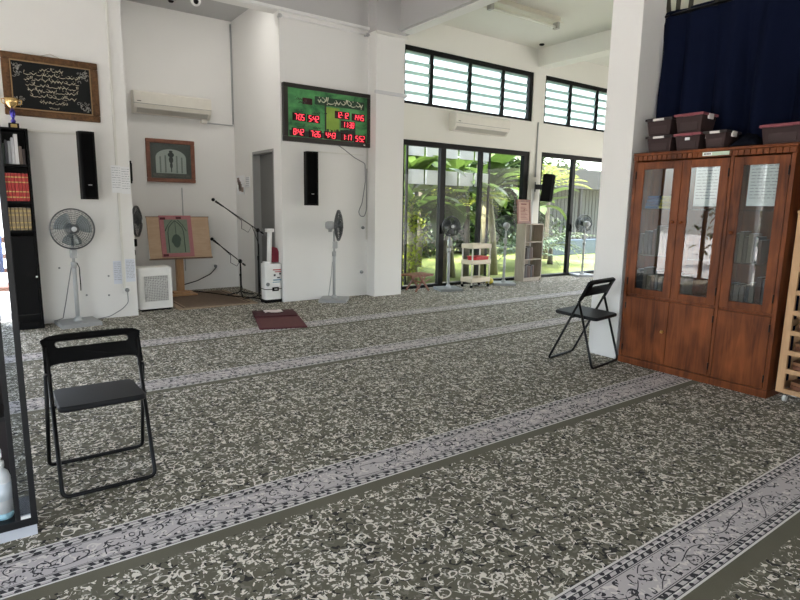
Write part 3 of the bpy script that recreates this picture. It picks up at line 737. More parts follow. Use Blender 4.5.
# ------------------------------------------------------------------ pedestal fans
def fan(loc, rz, label, hz=1.18, R=.235, pale=True, tilt=0, base='square', bodym=None):
    t = thing('pedestal_fan', label, 'fan', loc, rz, 'pedestal fans')
    bm_ = bodym or GREYP; gm = mat('dark_guard_wire', (.10, .105, .11), .35, .5)
    b = MB()
    if base == 'square': b.bx(-.215, .215, -.215, .215, 0, .045).taper(-.20, .20, -.20, .20, .045, .046, .0)
    else: b.prism(rrect(-.20, .20, -.20, .20, .05), 0, .03, 'z')
    b.build('base', MIDGREY if not pale else mat('fan_base_grey', (.33, .34, .34), .5), t, .012)
    MB().lathe([(.055, .045), (.045, .075), (.03, .10)], n=16).cyl((0, 0, .08), (0, 0, hz * .62), .024).cyl((0, 0, hz * .62), (0, 0, hz - .09), .016).build('pole', bm_, t)
    MB().cyl((0, 0, hz * .60), (0, 0, hz * .66), .032).build('collar', bm_, t)
    MB().bx(-.035, .035, -.055, .02, hz * .70, hz * .79).build('control_box', bm_, t, .01)
    T = Matrix.Rotation(tilt, 3, 'X')
    def P(mb): mb.v = [tuple(T @ Vector(p) + Vector((0, 0, hz))) for p in mb.v]; return mb
    P(MB().lathe([(.02, -.135), (.05, -.13), (.062, -.10), (.066, -.03), (.05, .02)], (0, 0, 0), 18, RX(PI / 2)).cyl((0, .06, -.10), (0, .06, -.02), .03)).build('motor_housing', bm_, t)
    g = MB()
    for s, y0 in ((-1, -.13), (1, -.015)):
        for k in range(9):
            rr = .06 + (R - .06) * k / 8; yy = y0 + (-1 if s < 0 else 1) * (-.045 * (k / 8) ** 2)
            g.tube([(rr * math.cos(q), yy, rr * math.sin(q)) for q in [2 * PI * i / 36 for i in range(36)]], .0022 if k < 8 else .006, 4, True)
        for k in range(32):
            q = 2 * PI * k / 32
            g.tube([((.05 + (R - .05) * i / 4) * math.cos(q + .06 * i), y0 + s * (-.045 * (i / 4) ** 2), (.05 + (R - .05) * i / 4) * math.sin(q + .06 * i)) for i in range(5)], .0013, 3)
    g.tube([(R * math.cos(q), -.073, R * math.sin(q)) for q in [2 * PI * i / 40 for i in range(40)]], .009, 6, True)
    P(g).build('guard', gm, t)
    bladem = glass('smoky_blade', (.70, .75, .78), .8, .2) if pale else mat('dark_blade', (.06, .07, .075), .3)
    for k in range(3):
        q0 = k * 2 * PI / 3 + .4; n = 7; vs = []; fs = []
        for i in range(n):
            f = i / (n - 1); rr = .035 + (R * .86 - .035) * f; wq = .34 + .36 * math.sin(PI * (.15 + f * .6))
            for j in range(4):
                g_ = j / 3; q = q0 + (g_ - .5) * 2 * wq
                vs.append((rr * math.cos(q), -.085 + (g_ - .5) * .045, rr * math.sin(q)))
        for i in range(n - 1):
            for j in range(3): a = i * 4 + j; fs.append((a, a + 1, a + 5, a + 4))
        bl = P(MB().add(vs, fs, True)).build('blade', bladem, t); bl.modifiers.new('solid', 'SOLIDIFY').thickness = .003
    P(MB().lathe([(.05, .128), (.052, .14), (.03, .146)], (0, 0, 0), 18, RX(PI / 2)).lathe([(.038, .05), (.036, .11), (.01, .118)], (0, 0, 0), 14, RX(PI / 2))).build('hub', MATS['dark_guard_wire'], t)
    P(MB().lathe([(.03, .146), (.026, .15)], (0, 0, 0), 16, RX(PI / 2))).build('badge', mat('pale_badge', (.6, .62, .63), .3), t)
    return t
f1 = fan((.775, 7.83, 0), .12, 'grey pedestal fan facing the room in front of the left wall', 1.17)
MB().tube([(-.02, .03, .72), (-.06, .06, .5), (-.10, .06, .3), (-.14, .10, .08), (-.2, .15, .05)], .006, 6).build('power_cord', MIDGREY, f1)
MB().tube([(.03, -.02, .76), (.05, -.025, .70), (.052, -.02, .5), (.05, -.02, .42)], .006, 6).build('cord_wrap', BLACKP, f1)
f2 = fan((4.335, 7.80, 0), .92, 'grey pedestal fan turned sideways below the green clock panel', 1.19)
MB().tube([(.02, .03, .62), (.03, .05, .4), (.08, .09, .15), (.2, .12, .05)], .006, 6).build('power_cord', GREYP, f2)
fan((1.665, 9.02, 0), 1.15, 'black pedestal fan in the alcove behind the white purifier', 1.22, .22, False, .0, 'round', BLACKP)
fan((6.72, 7.82, 0), -.35, 'dark-headed pedestal fan facing the room before the first glass door', 1.16, .17, False, 0)
fan((8.20, 7.86, 0), 2.5, 'grey pedestal fan turned to the garden beside the cubby', 1.16, .19)
fan((10.88, 8.00, 0), 2.75, 'grey pedestal fan turned away behind the white column', 1.18, .2)

# ------------------------------------------------------------------ alcove
def aircon(loc, L, label, h=.30, d=.21):
    t = thing('air_conditioner', label, 'air conditioner', loc, 0, 'wall air conditioners')
    out = [(0, 0), (0, h), (-d * .8, h), (-d, h * .92), (-d, h * .42), (-d * .86, h * .22), (-d * .5, 0)]
    MB().prism(out, -L / 2, L / 2, 'x').build('casing', CREAMP, t, .008)
    MB().prism([(-d * .88, h * .23), (-d * .55, .018), (-d * .53, .006), (-d * .90, h * .20)], -L / 2 + .05, L / 2 - .05, 'x').build('louvre_flap', mat('aircon_flap', (.50, .48, .43), .4), t)
    MB().bx(-L / 2, L / 2, -d - .001, -d + .004, h * .405, h * .425).build('panel_seam', mat('seam_grey', (.30, .29, .27), .5), t)
    MB().bx(-L / 2 + .05, -L / 2 + .11, -d - .003, -d, h * .50, h * .53).build('badge', INK, t)
    return t
ac = aircon((2.55, 10.05, 2.885), 1.20, 'cream split air conditioner high on the alcove back wall', .33)
MB().bx(.46, .56, -.10, 0, -.06, 0).build('pipe_cover', CREAMP, ac, .008)
aircon((7.66, 8.23, 2.885), 1.38, 'cream split air conditioner between the louvres and the first glass door', .31)
pf = thing('framed_picture', 'wood-framed picture of a pale arched doorway on the alcove back wall', 'picture', (2.51, 10.05, 2.175))
fw = MB()
for a, b_, c, d in ((-.385, .385, .28, .345), (-.385, .385, -.345, -.28), (-.385, -.32, -.28, .28), (.32, .385, -.28, .28)): fw.bx(a, b_, -.04, -.002, c, d)
fw.build('frame', REDWOOD, pf, .01)
MB().bx(-.325, .325, -.02, -.004, -.285, .285).build('print', mat('dark_grey_print', (.10, .105, .10), .35), pf)
arch = [(-.24, -.20), (.24, -.20)] + [(.24 * math.cos(PI * k / 14), .05 + .14 * math.sin(PI * k / 14)) for k in range(15)]
MB().prism(arch, -.024, -.02, 'y').build('pale_arch', mat('pale_grey_print', (.50, .50, .48), .35), pf)
mt = MB().ell((0, -.026, .10), (.05, .003, .04)).ell((0, -.026, .02), (.035, .003, .055)).ell((0, -.026, -.07), (.022, .003, .05)).ell((0, -.026, .15), (.03, .003, .02)).bx(-.008, .008, -.028, -.022, -.18, .15)
mt.build('ornament', mat('charcoal_print', (.07, .075, .07), .4), pf)
for xx in (-.17, -.09, .09, .17): MB().bx(xx - .012, xx + .012, -.026, -.023, -.19, .06 + .05 * (1 - abs(xx) / .2)).build('column', mat('soft_grey_print', (.24, .25, .24), .4), pf)
MB().bx(-.29, .29, -.025, -.021, -.26, -.205).build('print_foot', mat('speckled_print', (.13, .12, .11), .4, var=.7, vscale=60), pf)
MB().bx(-.322, .322, -.030, -.028, -.282, .282).build('glazing', PANE, pf)
# lectern: a broad board on a single post
lb = thing('lectern', 'broad plywood lectern board on a single wooden post in the alcove', 'lectern', (2.43, 9.40, 0))
T = Matrix.Translation((0, 0, .95)) @ Matrix.Rotation(-.22, 4, 'X')
b = MB().bx(-.475, .475, -.011, .011, -.325, .325, T); b.build('board', PLY, lb, .003)
e = MB().bx(-.485, .485, -.016, .014, -.345, -.325, T).bx(-.485, .485, -.014, .014, .325, .337, T); e.build('edging', mat('dark_edging', (.16, .09, .055), .5), lb)
MB().bx(-.055, .055, .05, .15, .045, .95).build('post', PINE, lb, .01)
MB().bx(-.10, .10, .01, .05, .70, .98).build('board_support', PINE, lb)
MB().bx(-.22, .22, -.10, .30, .02, .045).bx(-.12, .12, 0, .2, .045, .075).build('base', PINE, lb, .006)
rgm = mat('brown_rug_border', (.16, .11, .075), .95, var=.4, vscale=40, bump=.3)
pm = thing('prayer_mat', 'green and pink prayer mat hung over the lectern board', 'prayer mat', (2.36, 9.40, 0))
T2 = T @ Matrix.Translation((.0, -.021, 0))
MB().bx(-.225, .265, -.006, .006, -.31, .345, T2).bx(-.225, .265, -.006, .06, .338, .35, T2).build('border', mat('pink_mat_pile', (.42, .17, .18), .9, var=.2, vscale=50), pm, .004)
MB().bx(-.155, .20, -.010, -.006, -.25, .285, T2).build('green_field', mat('green_mat_pile', (.20, .25, .19), .9, var=.2, vscale=40), pm)
a = MB(); 
def bend(pts, r_): a.tube([T2 @ Vector((p[0], -.012, p[1])) for p in pts], r_, 5)
bend([(-.11, -.24), (-.11, .08), (-.09, .16), (-.04, .22), (.01, .265), (.06, .22), (.11, .16), (.13, .08), (.13, -.24)], .006)
bend([(.01, .26), (.01, .02)], .004); bend([(-.15, .1), (-.10, .2), (-.03, .28)], .005); bend([(.17, .1), (.12, .2), (.05, .28)], .005)
a.build('arch_motif', mat('dark_green_pile', (.06, .09, .07), .9), pm)
d = MB(); d.prism([(.01 + .075 * math.sin(2 * PI * k / 20) * (1 if math.cos(2 * PI * k / 20) < 0 else .75 + .25 * 0), -.07 - .095 * math.cos(2 * PI * k / 20) * (1 if math.cos(2 * PI * k / 20) > 0 else 1.25)) for k in range(20)], -.0135, -.009, 'y'); d.v = [tuple(T2 @ Vector(p)) for p in d.v]
d.build('lamp_motif', MATS['dark_green_pile'], pm)
for (cx, cz) in ((-.17, .30), (.07, .31), (-.17, -.28)): MB().bx(cx - .04, cx + .04, -.011, -.006, cz - .018, cz + .018, T2).build('edge_motif', mat('maroon_pile', (.10, .02, .025), .9), pm)
rg = thing('rug', 'brown bordered rug on the alcove floor in front of the lectern', 'rug', (2.64, 8.95, 0))
MB().bx(-.58, .58, -.78, .78, .0, .012).build('border', mat('brown_rug_edge', (.30, .22, .15), .95, var=.35, vscale=30, bump=.3), rg)
MB().bx(-.45, .45, -.64, .64, .012, .0145).build('field', rgm, rg)
MB().bx(-.50, .50, -.69, -.67, .012, .0145).bx(-.50, .50, .67, .69, .012, .0145).bx(-.50, -.48, -.69, .69, .012, .0145).bx(.48, .50, -.69, .69, .012, .0145).build('stripe', mat('dark_rug_stripe', (.08, .05, .035), .95), rg)
# white purifier
pu = thing('air_purifier', 'white box purifier with a mesh front at the left of the alcove', 'purifier', (1.795, 8.45, 0), .05)
MB().prism(rrect(-.225, .225, -.14, .14, .04), .03, .60, 'z').build('casing', WHITEP, pu, .01)
MB().bx(-.2, .2, -.12, .12, 0, .03).build('foot', BLACKP, pu)
MB().bx(-.155, .155, -.146, -.138, .14, .49).build('filter', mat('dark_filter', (.20, .20, .20), .8), pu)
g = MB()
for k in range(15):
    x = -.155 + .31 * k / 14; g.bx(x - .0045, x + .0045, -.152, -.146, .14, .49)
for k in range(16):
    z = .14 + .35 * k / 15; g.bx(-.155, .155, -.154, -.148, z - .0045, z + .0045)
for k in range(-6, 7):
    g.tube([(max(-.155, min(.155, k * .05 + q)), -.155, .315 + q * .9) for q in (-.15, 0, .15)], .003, 4)
g.build('grille', mat('pale_grille', (.62, .62, .60), .4), pu)
MB().prism(rrect(-.2, .2, -.115, .115, .03), .60, .612, 'z').build('top_panel', OFFW, pu)
# microphone stands
def mic_stand(loc, rz, hz, tip, tail, label, lead=True):
    t = thing('microphone_stand', label, 'microphone stand', loc, rz, 'boom microphone stands')
    for k in range(3):
        a = k * 2.094 + .3; MB().tube([(0, 0, .10), (.05 * math.cos(a), .05 * math.sin(a), .06), (.26 * math.cos(a), .26 * math.sin(a), .012)], .010, 7).build('leg', BLACKM, t)
    MB().cyl((0, 0, .06), (0, 0, hz * .6), .013).cyl((0, 0, hz * .6), (0, 0, hz), .009).cyl((0, 0, hz * .58), (0, 0, hz * .64), .018).build('pole', BLACKM, t)
    p0, p1 = Vector(tip), Vector(tail); u = (p0 - p1).normalized()
    MB().cyl(p1, p0 - u * .14, .008).cyl(p1, p1 + u * .06, .014).build('boom', BLACKM, t)
    MB().cyl((0, 0, hz - .03), (0, 0, hz + .03), .022).cyl((-.03, 0, hz), (.03, 0, hz), .014).build('clutch', BLACKM, t)
    m_ = MB().cyl(p0 - u * .19, p0 - u * .04, .010, .016).ell(p0, (.026, .026, .026)); m_.build('microphone', BLACKP, t)
    if lead:
        q = p1 + (p0 - p1) * .45
        MB().tube([p0 - u * .19, q + Vector((0, .01, -.02)), q + Vector((0, .02, -.14)), q + Vector((.1, .02, -.2)), q + Vector((.16, .02, -.10)), Vector((.02, .02, hz * .8)), Vector((.02, .02, hz * .3)), Vector((.05, .05, .1))], .005, 6).build('lead', BLACKP, t)
mic_stand((3.34, 8.42, 0), 0, 1.10, (-.70, -.10, 1.55), (.10, .01, 1.04), 'tall boom microphone stand beside the white canister')
mic_stand((3.24, 8.95, 0), 0, .58, (-.52, -.25, .96), (.10, .05, .50), 'short boom microphone stand in front of the lectern')
# white fogging canister
cn = thing('fogging_machine', 'white canister machine with an upright hose beside the clock wall corner', 'machine', (3.46, 8.22, 0))
MB().prism(rrect(-.135, .135, -.10, .10, .04), .03, .60, 'z').build('tank', WHITEP, cn, .012)
MB().prism(rrect(-.14, .14, -.105, .105, .04), 0, .05, 'z').build('base', BLACKP, cn)
MB().prism(rrect(-.138, .138, -.104, .104, .04), .205, .215, 'z').bx(-.03, .075, -.115, -.10, .18, .24).build('clasp', BLACKP, cn, .004)
MB().bx(.0, .05, -.118, -.114, .2, .22).build('clasp_badge', GREYM, cn)
MB().cyl((-.03, 0, .60), (-.01, 0, 1.08), .035, .036).build('hose', WHITEP, cn)
MB().prism(rrect(-.075, .055, -.055, .055, .04), 1.08, 1.13, 'z').build('nozzle', WHITEP, cn, .015)
MB().bx(-.12, -.03, -.05, .05, .60, .63).build('cap', WHITEP, cn, .008)
MB().lathe([(.028, 0), (.028, .016), (.01, .02)], (-.10, -.10, .29), 12, RX(PI / 2)).build('dial', MIDGREY, cn)
lab = MB().bx(-.01, .12, -.104, -.100, .50, .515).bx(.02, .12, -.104, -.1, .47, .482); lab.build('red_print', mat('red_print', (.5, .05, .05), .5), cn)
MB().bx(-.01, .12, -.104, -.1, .34, .36).bx(-.02, .10, -.104, -.1, .31, .322).build('blue_print', mat('blue_print', (.15, .30, .40), .5), cn)
MB().bx(.0, .03, -.104, -.1, .41, .44).bx(.09, .115, -.104, -.1, .43, .46).bx(.055, .10, -.104, -.1, .375, .395).build('black_print', INK, cn)
rbag = tag(MB().prism([(-.06, 0), (.06, 0), (.075, .14), (.04, .22), (-.03, .24), (-.07, .12)], -.03, .03, 'y').build('cloth_bundle', mat('maroon_cloth', (.20, .02, .035), .8), bevel=.02, loc=(3.535, 8.27, .612)), 'maroon cloth bundle on top of the white canister machine', 'cloth')
# photo collage on the alcove side wall
for (y0, y1, z0, z1, lab, nn) in ((9.62, 9.98, 1.66, 1.98, 'colour photo collage on the alcove side wall beside the grey door', 7), (9.36, 9.56, 1.78, 1.95, 'small grey notice on the alcove side wall nearest the grey door', 0)):
    t = thing('wall_print', lab, 'print', (3.6, (y0 + y1) / 2, (z0 + z1) / 2), 0, 'prints on the alcove side wall'); hy, hz_ = (y1 - y0) / 2, (z1 - z0) / 2
    MB().bx(-.008, 0, -hy, hy, -hz_, hz_).build('sheet', PAPER, t)
    rr = random.Random(2); b = MB()
    if nn:
        for k in range(nn): y_, z_ = rr.uniform(-hy * .6, hy * .6), rr.uniform(-hz_ * .6, hz_ * .6); b.bx(-.011, -.008, y_ - .05, y_ + .05, z_ - .04, z_ + .04)
        b.build('photos', mat('photo_tones', (.28, .20, .17), .5, var=.9, vscale=30), t)
    else:
        for k in range(5): b.bx(-.011, -.008, -hy * .7, hy * .7, -.06 + k * .03, -.048 + k * .03)
        b.build('printed_lines', MATS['grey_print'], t)
cc = thing('security_camera', 'white dome security camera hanging at the top of the alcove opening', 'camera', (2.40, 7.98, 4.09))
MB().cyl((0, .04, .10), (0, .02, .03), .03).ell((0, 0, 0), (.065, .065, .065), 18, 12).build('housing', WHITEP, cc)
MB().ell((-.01, -.045, -.02), (.034, .03, .034), 14, 10).build('lens', BLACKP, cc)
MB().bx(-.05, .05, -.02, .05, .10, .12).build('mount', WHITEP, cc)
al = thing('batten_light', 'added fluorescent batten behind the alcove lintel, unseen, to brighten the alcove', 'ceiling light', (2.55, 8.40, 4.55))  # added lamp, hidden by the lintel, to raise the brightness of the alcove
MB().bx(-.65, .65, -.04, .04, -.06, 0).build('housing', WHITEP, al, .004)
MB().cyl((-.6, 0, -.08), (.6, 0, -.08), .016).build('tube', emit('added_tube_glow', (1, .97, .9), 1.0), al)
ll = bpy.data.lights.new('alcove_fill', 'AREA'); ll.shape = 'RECTANGLE'; ll.size = 1.2; ll.size_y = .06; ll.energy = 2.5; ll.color = (1, .97, .92)
lo = bpy.data.objects.new('alcove_fill', ll); COL.objects.link(lo); lo.location = (2.55, 8.40, 4.45)
dl = thing('ceiling_sensor', 'small dark sensor on the alcove ceiling', 'sensor', (2.50, 9.55, 4.55))
MB().lathe([(.07, 0), (.07, -.02), (.045, -.03)], n=18).build('rim', GREYP, dl); MB().lathe([(.045, -.03), (.03, -.05)], n=14).build('eye', BLACKP, dl)

# ------------------------------------------------------------------ prayer-time clock panel
ck = thing('clock_panel', 'green digital prayer-time panel with red numerals on the front wall', 'clock', (4.38, 8.08, 2.845))
CW, CH = 1.52, .83
fw = MB()
for a, b_, c, d in ((-.76, .76, .355, .415), (-.76, .76, -.415, -.345), (-.76, -.69, -.345, .355), (.69, .76, -.345, .355)): fw.bx(a, b_, -.075, 0, c, d)
fw.build('frame', mat('dark_panel_frame', (.018, .014, .012), .35), ck, .006)
def green_face():
    m, nt, b = newmat('green_printed_panel'); v = coords(nt, scale=(1, 1, 1.4))
    n = noise(nt, v, 3.2, 4, .6, .8); n2 = noise(nt, v, 14, 3)
    c = mixc(nt, X(nt, n.outputs['Fac']) * 3.4 - 1.15, (.015, .12, .04), (.13, .46, .15))
    c = mixc(nt, X(nt, n2.outputs['Fac']) * .35, c, (.01, .06, .03))
    nt.links.new(c, b.inputs['Base Color']); b.inputs['Roughness'].default_value = .3
    return m
MB().bx(-.69, .69, -.05, -.004, -.345, .355).build('printed_face', green_face(), ck)
def U(u): return -CW / 2 + u * CW
def V(v): return CH / 2 - v * CH
MB().bx(U(.46), U(.62), -.053, -.05, V(.76), V(.33)).build('yellow_green_block', mat('yellow_green_print', (.26, .40, .06), .3, var=.3, vscale=9), ck)  # yellow-green block of the printed face
sil = MB().bx(U(.452), U(.468), -.055, -.05, V(.80), V(.25)).bx(U(.445), U(.475), -.055, -.05, V(.46), V(.44))
r = random.Random(8)
for k in range(16): x = .45 + .0225 * k; sil.bx(U(x), U(x + .024), -.0545, -.05, V(.80), V(.80 - (.03 + .05 * r.random() + .12 * max(0, (x - .56) * 3))))
sil.bx(U(.06), U(.93), -.0535, -.05, V(.90), V(.80))
sil.build('skyline_print', mat('black_print', (.012, .016, .012), .35), ck)
SEG = {'0': 'abcdef', '1': 'bc', '2': 'abged', '3': 'abgcd', '4': 'fgbc', '5': 'afgcd', '6': 'afgedc', '7': 'abc', '8': 'abcdefg', '9': 'abcdfg'}
LED = emit('red_led', (1, .05, .08), .6)
def readout(txt, u, v, h, name='time_readout', dark=True):
    w_ = h * .45; adv = h * .63; x = U(u); z = V(v); b = MB(); x0 = x; sl = .10
    for ch in txt:
        if ch in ':.':
            for q in ((-.2, .2) if ch == ':' else (0,)): b.box((x + h * .08, -.058, z + q * h), (h * .11, .004, h * .11))
            x += h * .24; continue
        if ch == ' ': x += adv * .7; continue
        t_ = h * .08
        for sgm in SEG[ch]:
            cx, cz, sx, sz = {'a': (.5, .5, 1, 0), 'd': (.5, -.5, 1, 0), 'g': (.5, 0, 1, 0), 'b': (1, .25, 0, 1), 'c': (1, -.25, 0, 1), 'f': (0, .25, 0, 1), 'e': (0, -.25, 0, 1)}[sgm]
            b.box((x + cx * w_ + cz * h * sl, -.058, z + cz * h), (w_ - t_ * .4 if sx else t_, .004, t_ if sx else h * .5 - t_ * .5))
        x += adv
    b.build(name, LED, ck)
    if dark: MB().bx(x0 - .03, x + .012, -.0565, -.05, z - h * .70, z + h * .70).build('readout_window', mat('dark_red_window', (.035, .006, .008), .25), ck)
for txt, u, v in (('7:05', .115, .565), ('5:42', .272, .570), ('8:42', .105, .825), ('7:26', .29, .835), ('4:43', .462, .835), ('1:17', .655, .840), ('5:52', .815, .845)): readout(txt, u, v, .082)
readout('12.12', .585, .445, .08, 'date_readout'); readout('1445', .785, .455, .08, 'date_readout'); readout('11:38', .655, .61, .08, 'clock_readout')
MB().bx(U(.205), U(.31), -.0565, -.05, V(.33), V(.22)).build('readout_window', mat('dark_red_window', (.035, .006, .008), .25), ck)
tx = MB(); scribble(tx, U(.37), U(.90), V(.235), .085, r, -.057, .006); tx.build('heading_script', mat('cream_print', (.72, .70, .55), .4), ck)
sb = MB().bx(U(.34), U(.92), -.053, -.05, V(.31), V(.165)); sb.build('heading_band', mat('dark_green_print', (.015, .05, .025), .35), ck)
tx = MB()
for u, v in ((.13, .46), (.31, .47), (.14, .715), (.32, .725), (.50, .755), (.69, .755), (.85, .76), (.12, .25), (.16, .3)): scribble(tx, U(u), U(u + .085), V(v), .04, r, -.057, .0035)
tx.build('caption_script', mat('black_script', (.01, .02, .01), .4), ck)
MB().bx(.615, .645, -.078, -.075, -.388, -.372).build('maker_mark', WHITEP, ck)

# folded mat with tissue on the carpet
pm = thing('folded_prayer_mat', 'maroon prayer mat with its end folded over, lying on the carpet', 'prayer mat', (2.99, 6.90, 0), -.30)
MB().bx(-.29, .29, -.62, .50, .001, .014).build('lower_layer', mat('maroon_pile', (.085, .018, .02), .95, var=.3, vscale=30, bump=.3), pm, .003)
MB().prism([(.08, .0145), (.50, .0145), (.52, .022), (.50, .034), (.30, .042), (.09, .030)], -.30, .26, 'x').build('folded_end', mat('dark_maroon_pile', (.06, .011, .014), .95, var=.3, vscale=30), pm)
MB().bx(-.25, .25, -.56, .02, .014, .0155).build('field', mat('maroon_mat_field', (.12, .035, .032), .95, var=.25, vscale=25), pm)
ts = MB(); r = random.Random(4); n = 7
for i in range(n):
    for j in range(n): ts.v.append((-.12 + .24 * i / (n - 1), -.09 + .18 * j / (n - 1), .014 * r.random() + .006 * math.sin(i * 1.3 + j)))
ts.f = [(i * n + j, i * n + j + 1, (i + 1) * n + j + 1, (i + 1) * n + j) for i in range(n - 1) for j in range(n - 1)]; ts.sm = [True] * len(ts.f)
o = tag(ts.build('tissue', mat('pale_pink_tissue', (.72, .62, .60), .8), loc=(3.05, 7.20, .046), rot=(0, 0, -.25)), 'crumpled pale tissue lying on the folded maroon mat', 'tissue')
o.modifiers.new('solid', 'SOLIDIFY').thickness = .004

# ------------------------------------------------------------------ things along the glass doors
rh = thing('quran_stand', 'red-brown folding wooden book stand on the floor right of the pier', 'book stand', (6.12, 7.98, 0), .1)
for s in (-1, 1):
    Ms = Matrix.Translation((0, 0, .2)) @ Matrix.Rotation(s * .72, 4, 'Y')
    for k in range(6): (MB().bx(-.014, .014, -.155 + .05 * k + .006 * s, -.155 + .05 * k + .022 + .006 * s, -.24, .12, Ms).build('leg', REDWOOD, rh) if k in (0, 5) else None)
sl = MB()
for k in range(7): sl.bx(-.27 + .078 * k, -.21 + .078 * k, -.17, .17, .30 - .0 * k, .318)
sl.build('slatted_top', REDWOOD, rh, .004)
MB().bx(-.26, .26, -.15, -.12, .275, .30).bx(-.26, .26, .12, .15, .275, .30).build('top_rail', REDWOOD, rh)
MB().tube([(-.2, -.13, .22), (0, -.15, .17), (.2, -.13, .22)], .012, 6).build('stretcher', REDWOOD, rh)
tr = thing('trolley', 'cream three-tier plastic trolley with a red tray before the glass doors', 'trolley', (7.49, 7.92, 0), .05)
for x in (-.235, .235):
    for y in (-.13, .13): MB().cyl((x, y, .05), (x, y, .82), .014).build('post', CREAMP, tr)
for z in (.10, .44, .74):
    b = MB().bx(-.255, .255, -.15, .15, z, z + .012)
    for a in ((-.255, .255, -.15, -.14), (-.255, .255, .14, .15), (-.255, -.245, -.15, .15), (.245, .255, -.15, .15)): b.bx(*a, z, z + .085)
    b.build('tier', mat('cream_tier', (.66, .58, .44), .45), tr, .004)
for x in (-.23, .23):
    for y in (-.12, .12): MB().cyl((x - .012, y, .026), (x + .012, y, .026), .026, n=14).build('castor', BLACKP, tr)
MB().tube([(-.24, -.13, .06), (-.1, -.15, .045), (.23, -.13, .06)], .008, 6).build('foot_rail', BLACKM, tr)
rt = thing('red_tray', 'red plastic tray on the middle tier of the cream trolley', 'tray', (7.54, 7.92, .4525), .05)
MB().taper(-.17, .17, -.12, .12, 0, .12, .012).build('body', RED, rt, .006); MB().bx(-.18, .18, -.13, .13, .12, .135).build('rim', RED, rt, .004)
ylw = tag(MB().ell((0, 0, .07), (.09, .07, .07)).build('bag', mat('yellow_plastic', (.55, .45, .05), .4), loc=(7.93, 7.98, 0)), 'small yellow bag on the floor between the trolley and a fan', 'bag')
cy = thing('cubby', 'grey-brown wooden cubby shelf standing between the two glass doors', 'shelf', (8.86, 8.065, 0), .05)
cw, cd, chh = .58, .24, 1.19
for x in (0, cw - .02): MB().bx(x, x + .02, -cd / 2, cd / 2, 0, chh).build('side_panel', ASH, cy)
MB().bx(.02, cw - .02, -cd / 2, cd / 2, chh - .022, chh).build('top', ASH, cy)
for z in (.05, .44, .80): MB().bx(.02, cw - .02, -cd / 2 + .005, cd / 2 - .01, z, z + .022).build('shelf', ASH, cy)
MB().bx(.02, cw - .02, cd / 2 - .01, cd / 2, 0, chh - .022).build('back_panel', ASH, cy); MB().bx(.02, cw - .02, -cd / 2 + .02, -cd / 2 + .035, 0, .05).build('plinth', ASH, cy)
cols = ((.04, .03, .025), (.07, .065, .06), (.06, .03, .02), (.10, .06, .04), (.03, .03, .035), (.10, .05, .03))
Mc = Matrix.Translation((8.86, 8.065, 0)) @ Matrix.Rotation(.05, 4, 'Z')
for zz, n, pl, off in ((.074, 6, 'bottom', .05), (.464, 4, 'middle', .10)):
    for k in range(n):
        p = Mc @ Vector((off + .055 * k, -.09, zz - .002))
        b = book('book', .045, .16, .24 + .012 * ((k * 5) % 3), mat('cubby_book_%d' % (k % 6), cols[k % 6], .6), 'dark volume, %s from the left on the %s shelf of the grey-brown cubby' % (ORD[k], pl), p, 'books in the cubby'); b.rotation_euler = (0, 0, .05)
sg = thing('framed_notice', 'wood-framed reddish notice standing on top of the grey-brown cubby', 'notice', (8.90, 8.03, 1.19), 0)
T = Matrix.Rotation(-.10, 4, 'X'); fw = MB()
for a, b_, c, d in ((-.20, .20, .44, .49), (-.20, .20, 0, .05), (-.20, -.155, .05, .44), (.155, .20, .05, .44)): fw.bx(a, b_, -.012, .012, c, d, T)
fw.build('frame', REDWOOD, sg, .004)
MB().bx(-.16, .16, -.004, .006, .045, .445, T).build('sheet', mat('pale_red_print', (.46, .27, .20), .6), sg)
b = MB()
for k in range(9): b.bx(-.10, .10 - .03 * (k % 3), -.0065, -.004, .09 + .03 * k, .10 + .03 * k, T)
b.bx(-.08, .08, -.0065, -.004, .385, .41, T).build('printed_lines', mat('maroon_print', (.18, .05, .04), .6), sg)
MB().tube([(0, .012, .3), (0, .10, .012)], .008, 6).build('prop', REDWOOD, sg)
# batten light on the bay ceiling
fl_ = thing('batten_light', 'cream fluorescent batten light on the ceiling above the louvre windows', 'ceiling light', (7.25, 6.75, 4.68))
MB().bx(-.80, .80, -.06, .06, -.07, 0).build('housing', mat('cream_enamel', (.66, .63, .52), .4), fl_, .006)
MB().prism([(-.06, -.07), (.06, -.07), (.15, -.12), (.14, -.125), (.05, -.085), (-.05, -.085), (-.14, -.125), (-.15, -.12)], -.78, .78, 'x').build('reflector', MATS['cream_enamel'], fl_)
for x in (-.80, .74): MB().bx(x, x + .06, -.05, .05, -.19, -.07).build('end_cap', mat('cap_grey', (.42, .41, .36), .4), fl_, .004)
MB().cyl((-.75, 0, -.16), (.75, 0, -.16), .019).build('tube', mat('unlit_tube', (.80, .80, .70), .3), fl_)
vt = tag(MB().lathe([(.05, 0), (.05, -.02), (.03, -.03)], n=16).build('ceiling_sensor', BLACKP, loc=(9.05, 7.95, 4.68)), 'small dark sensor on the bay ceiling in the corner by the beam', 'sensor')

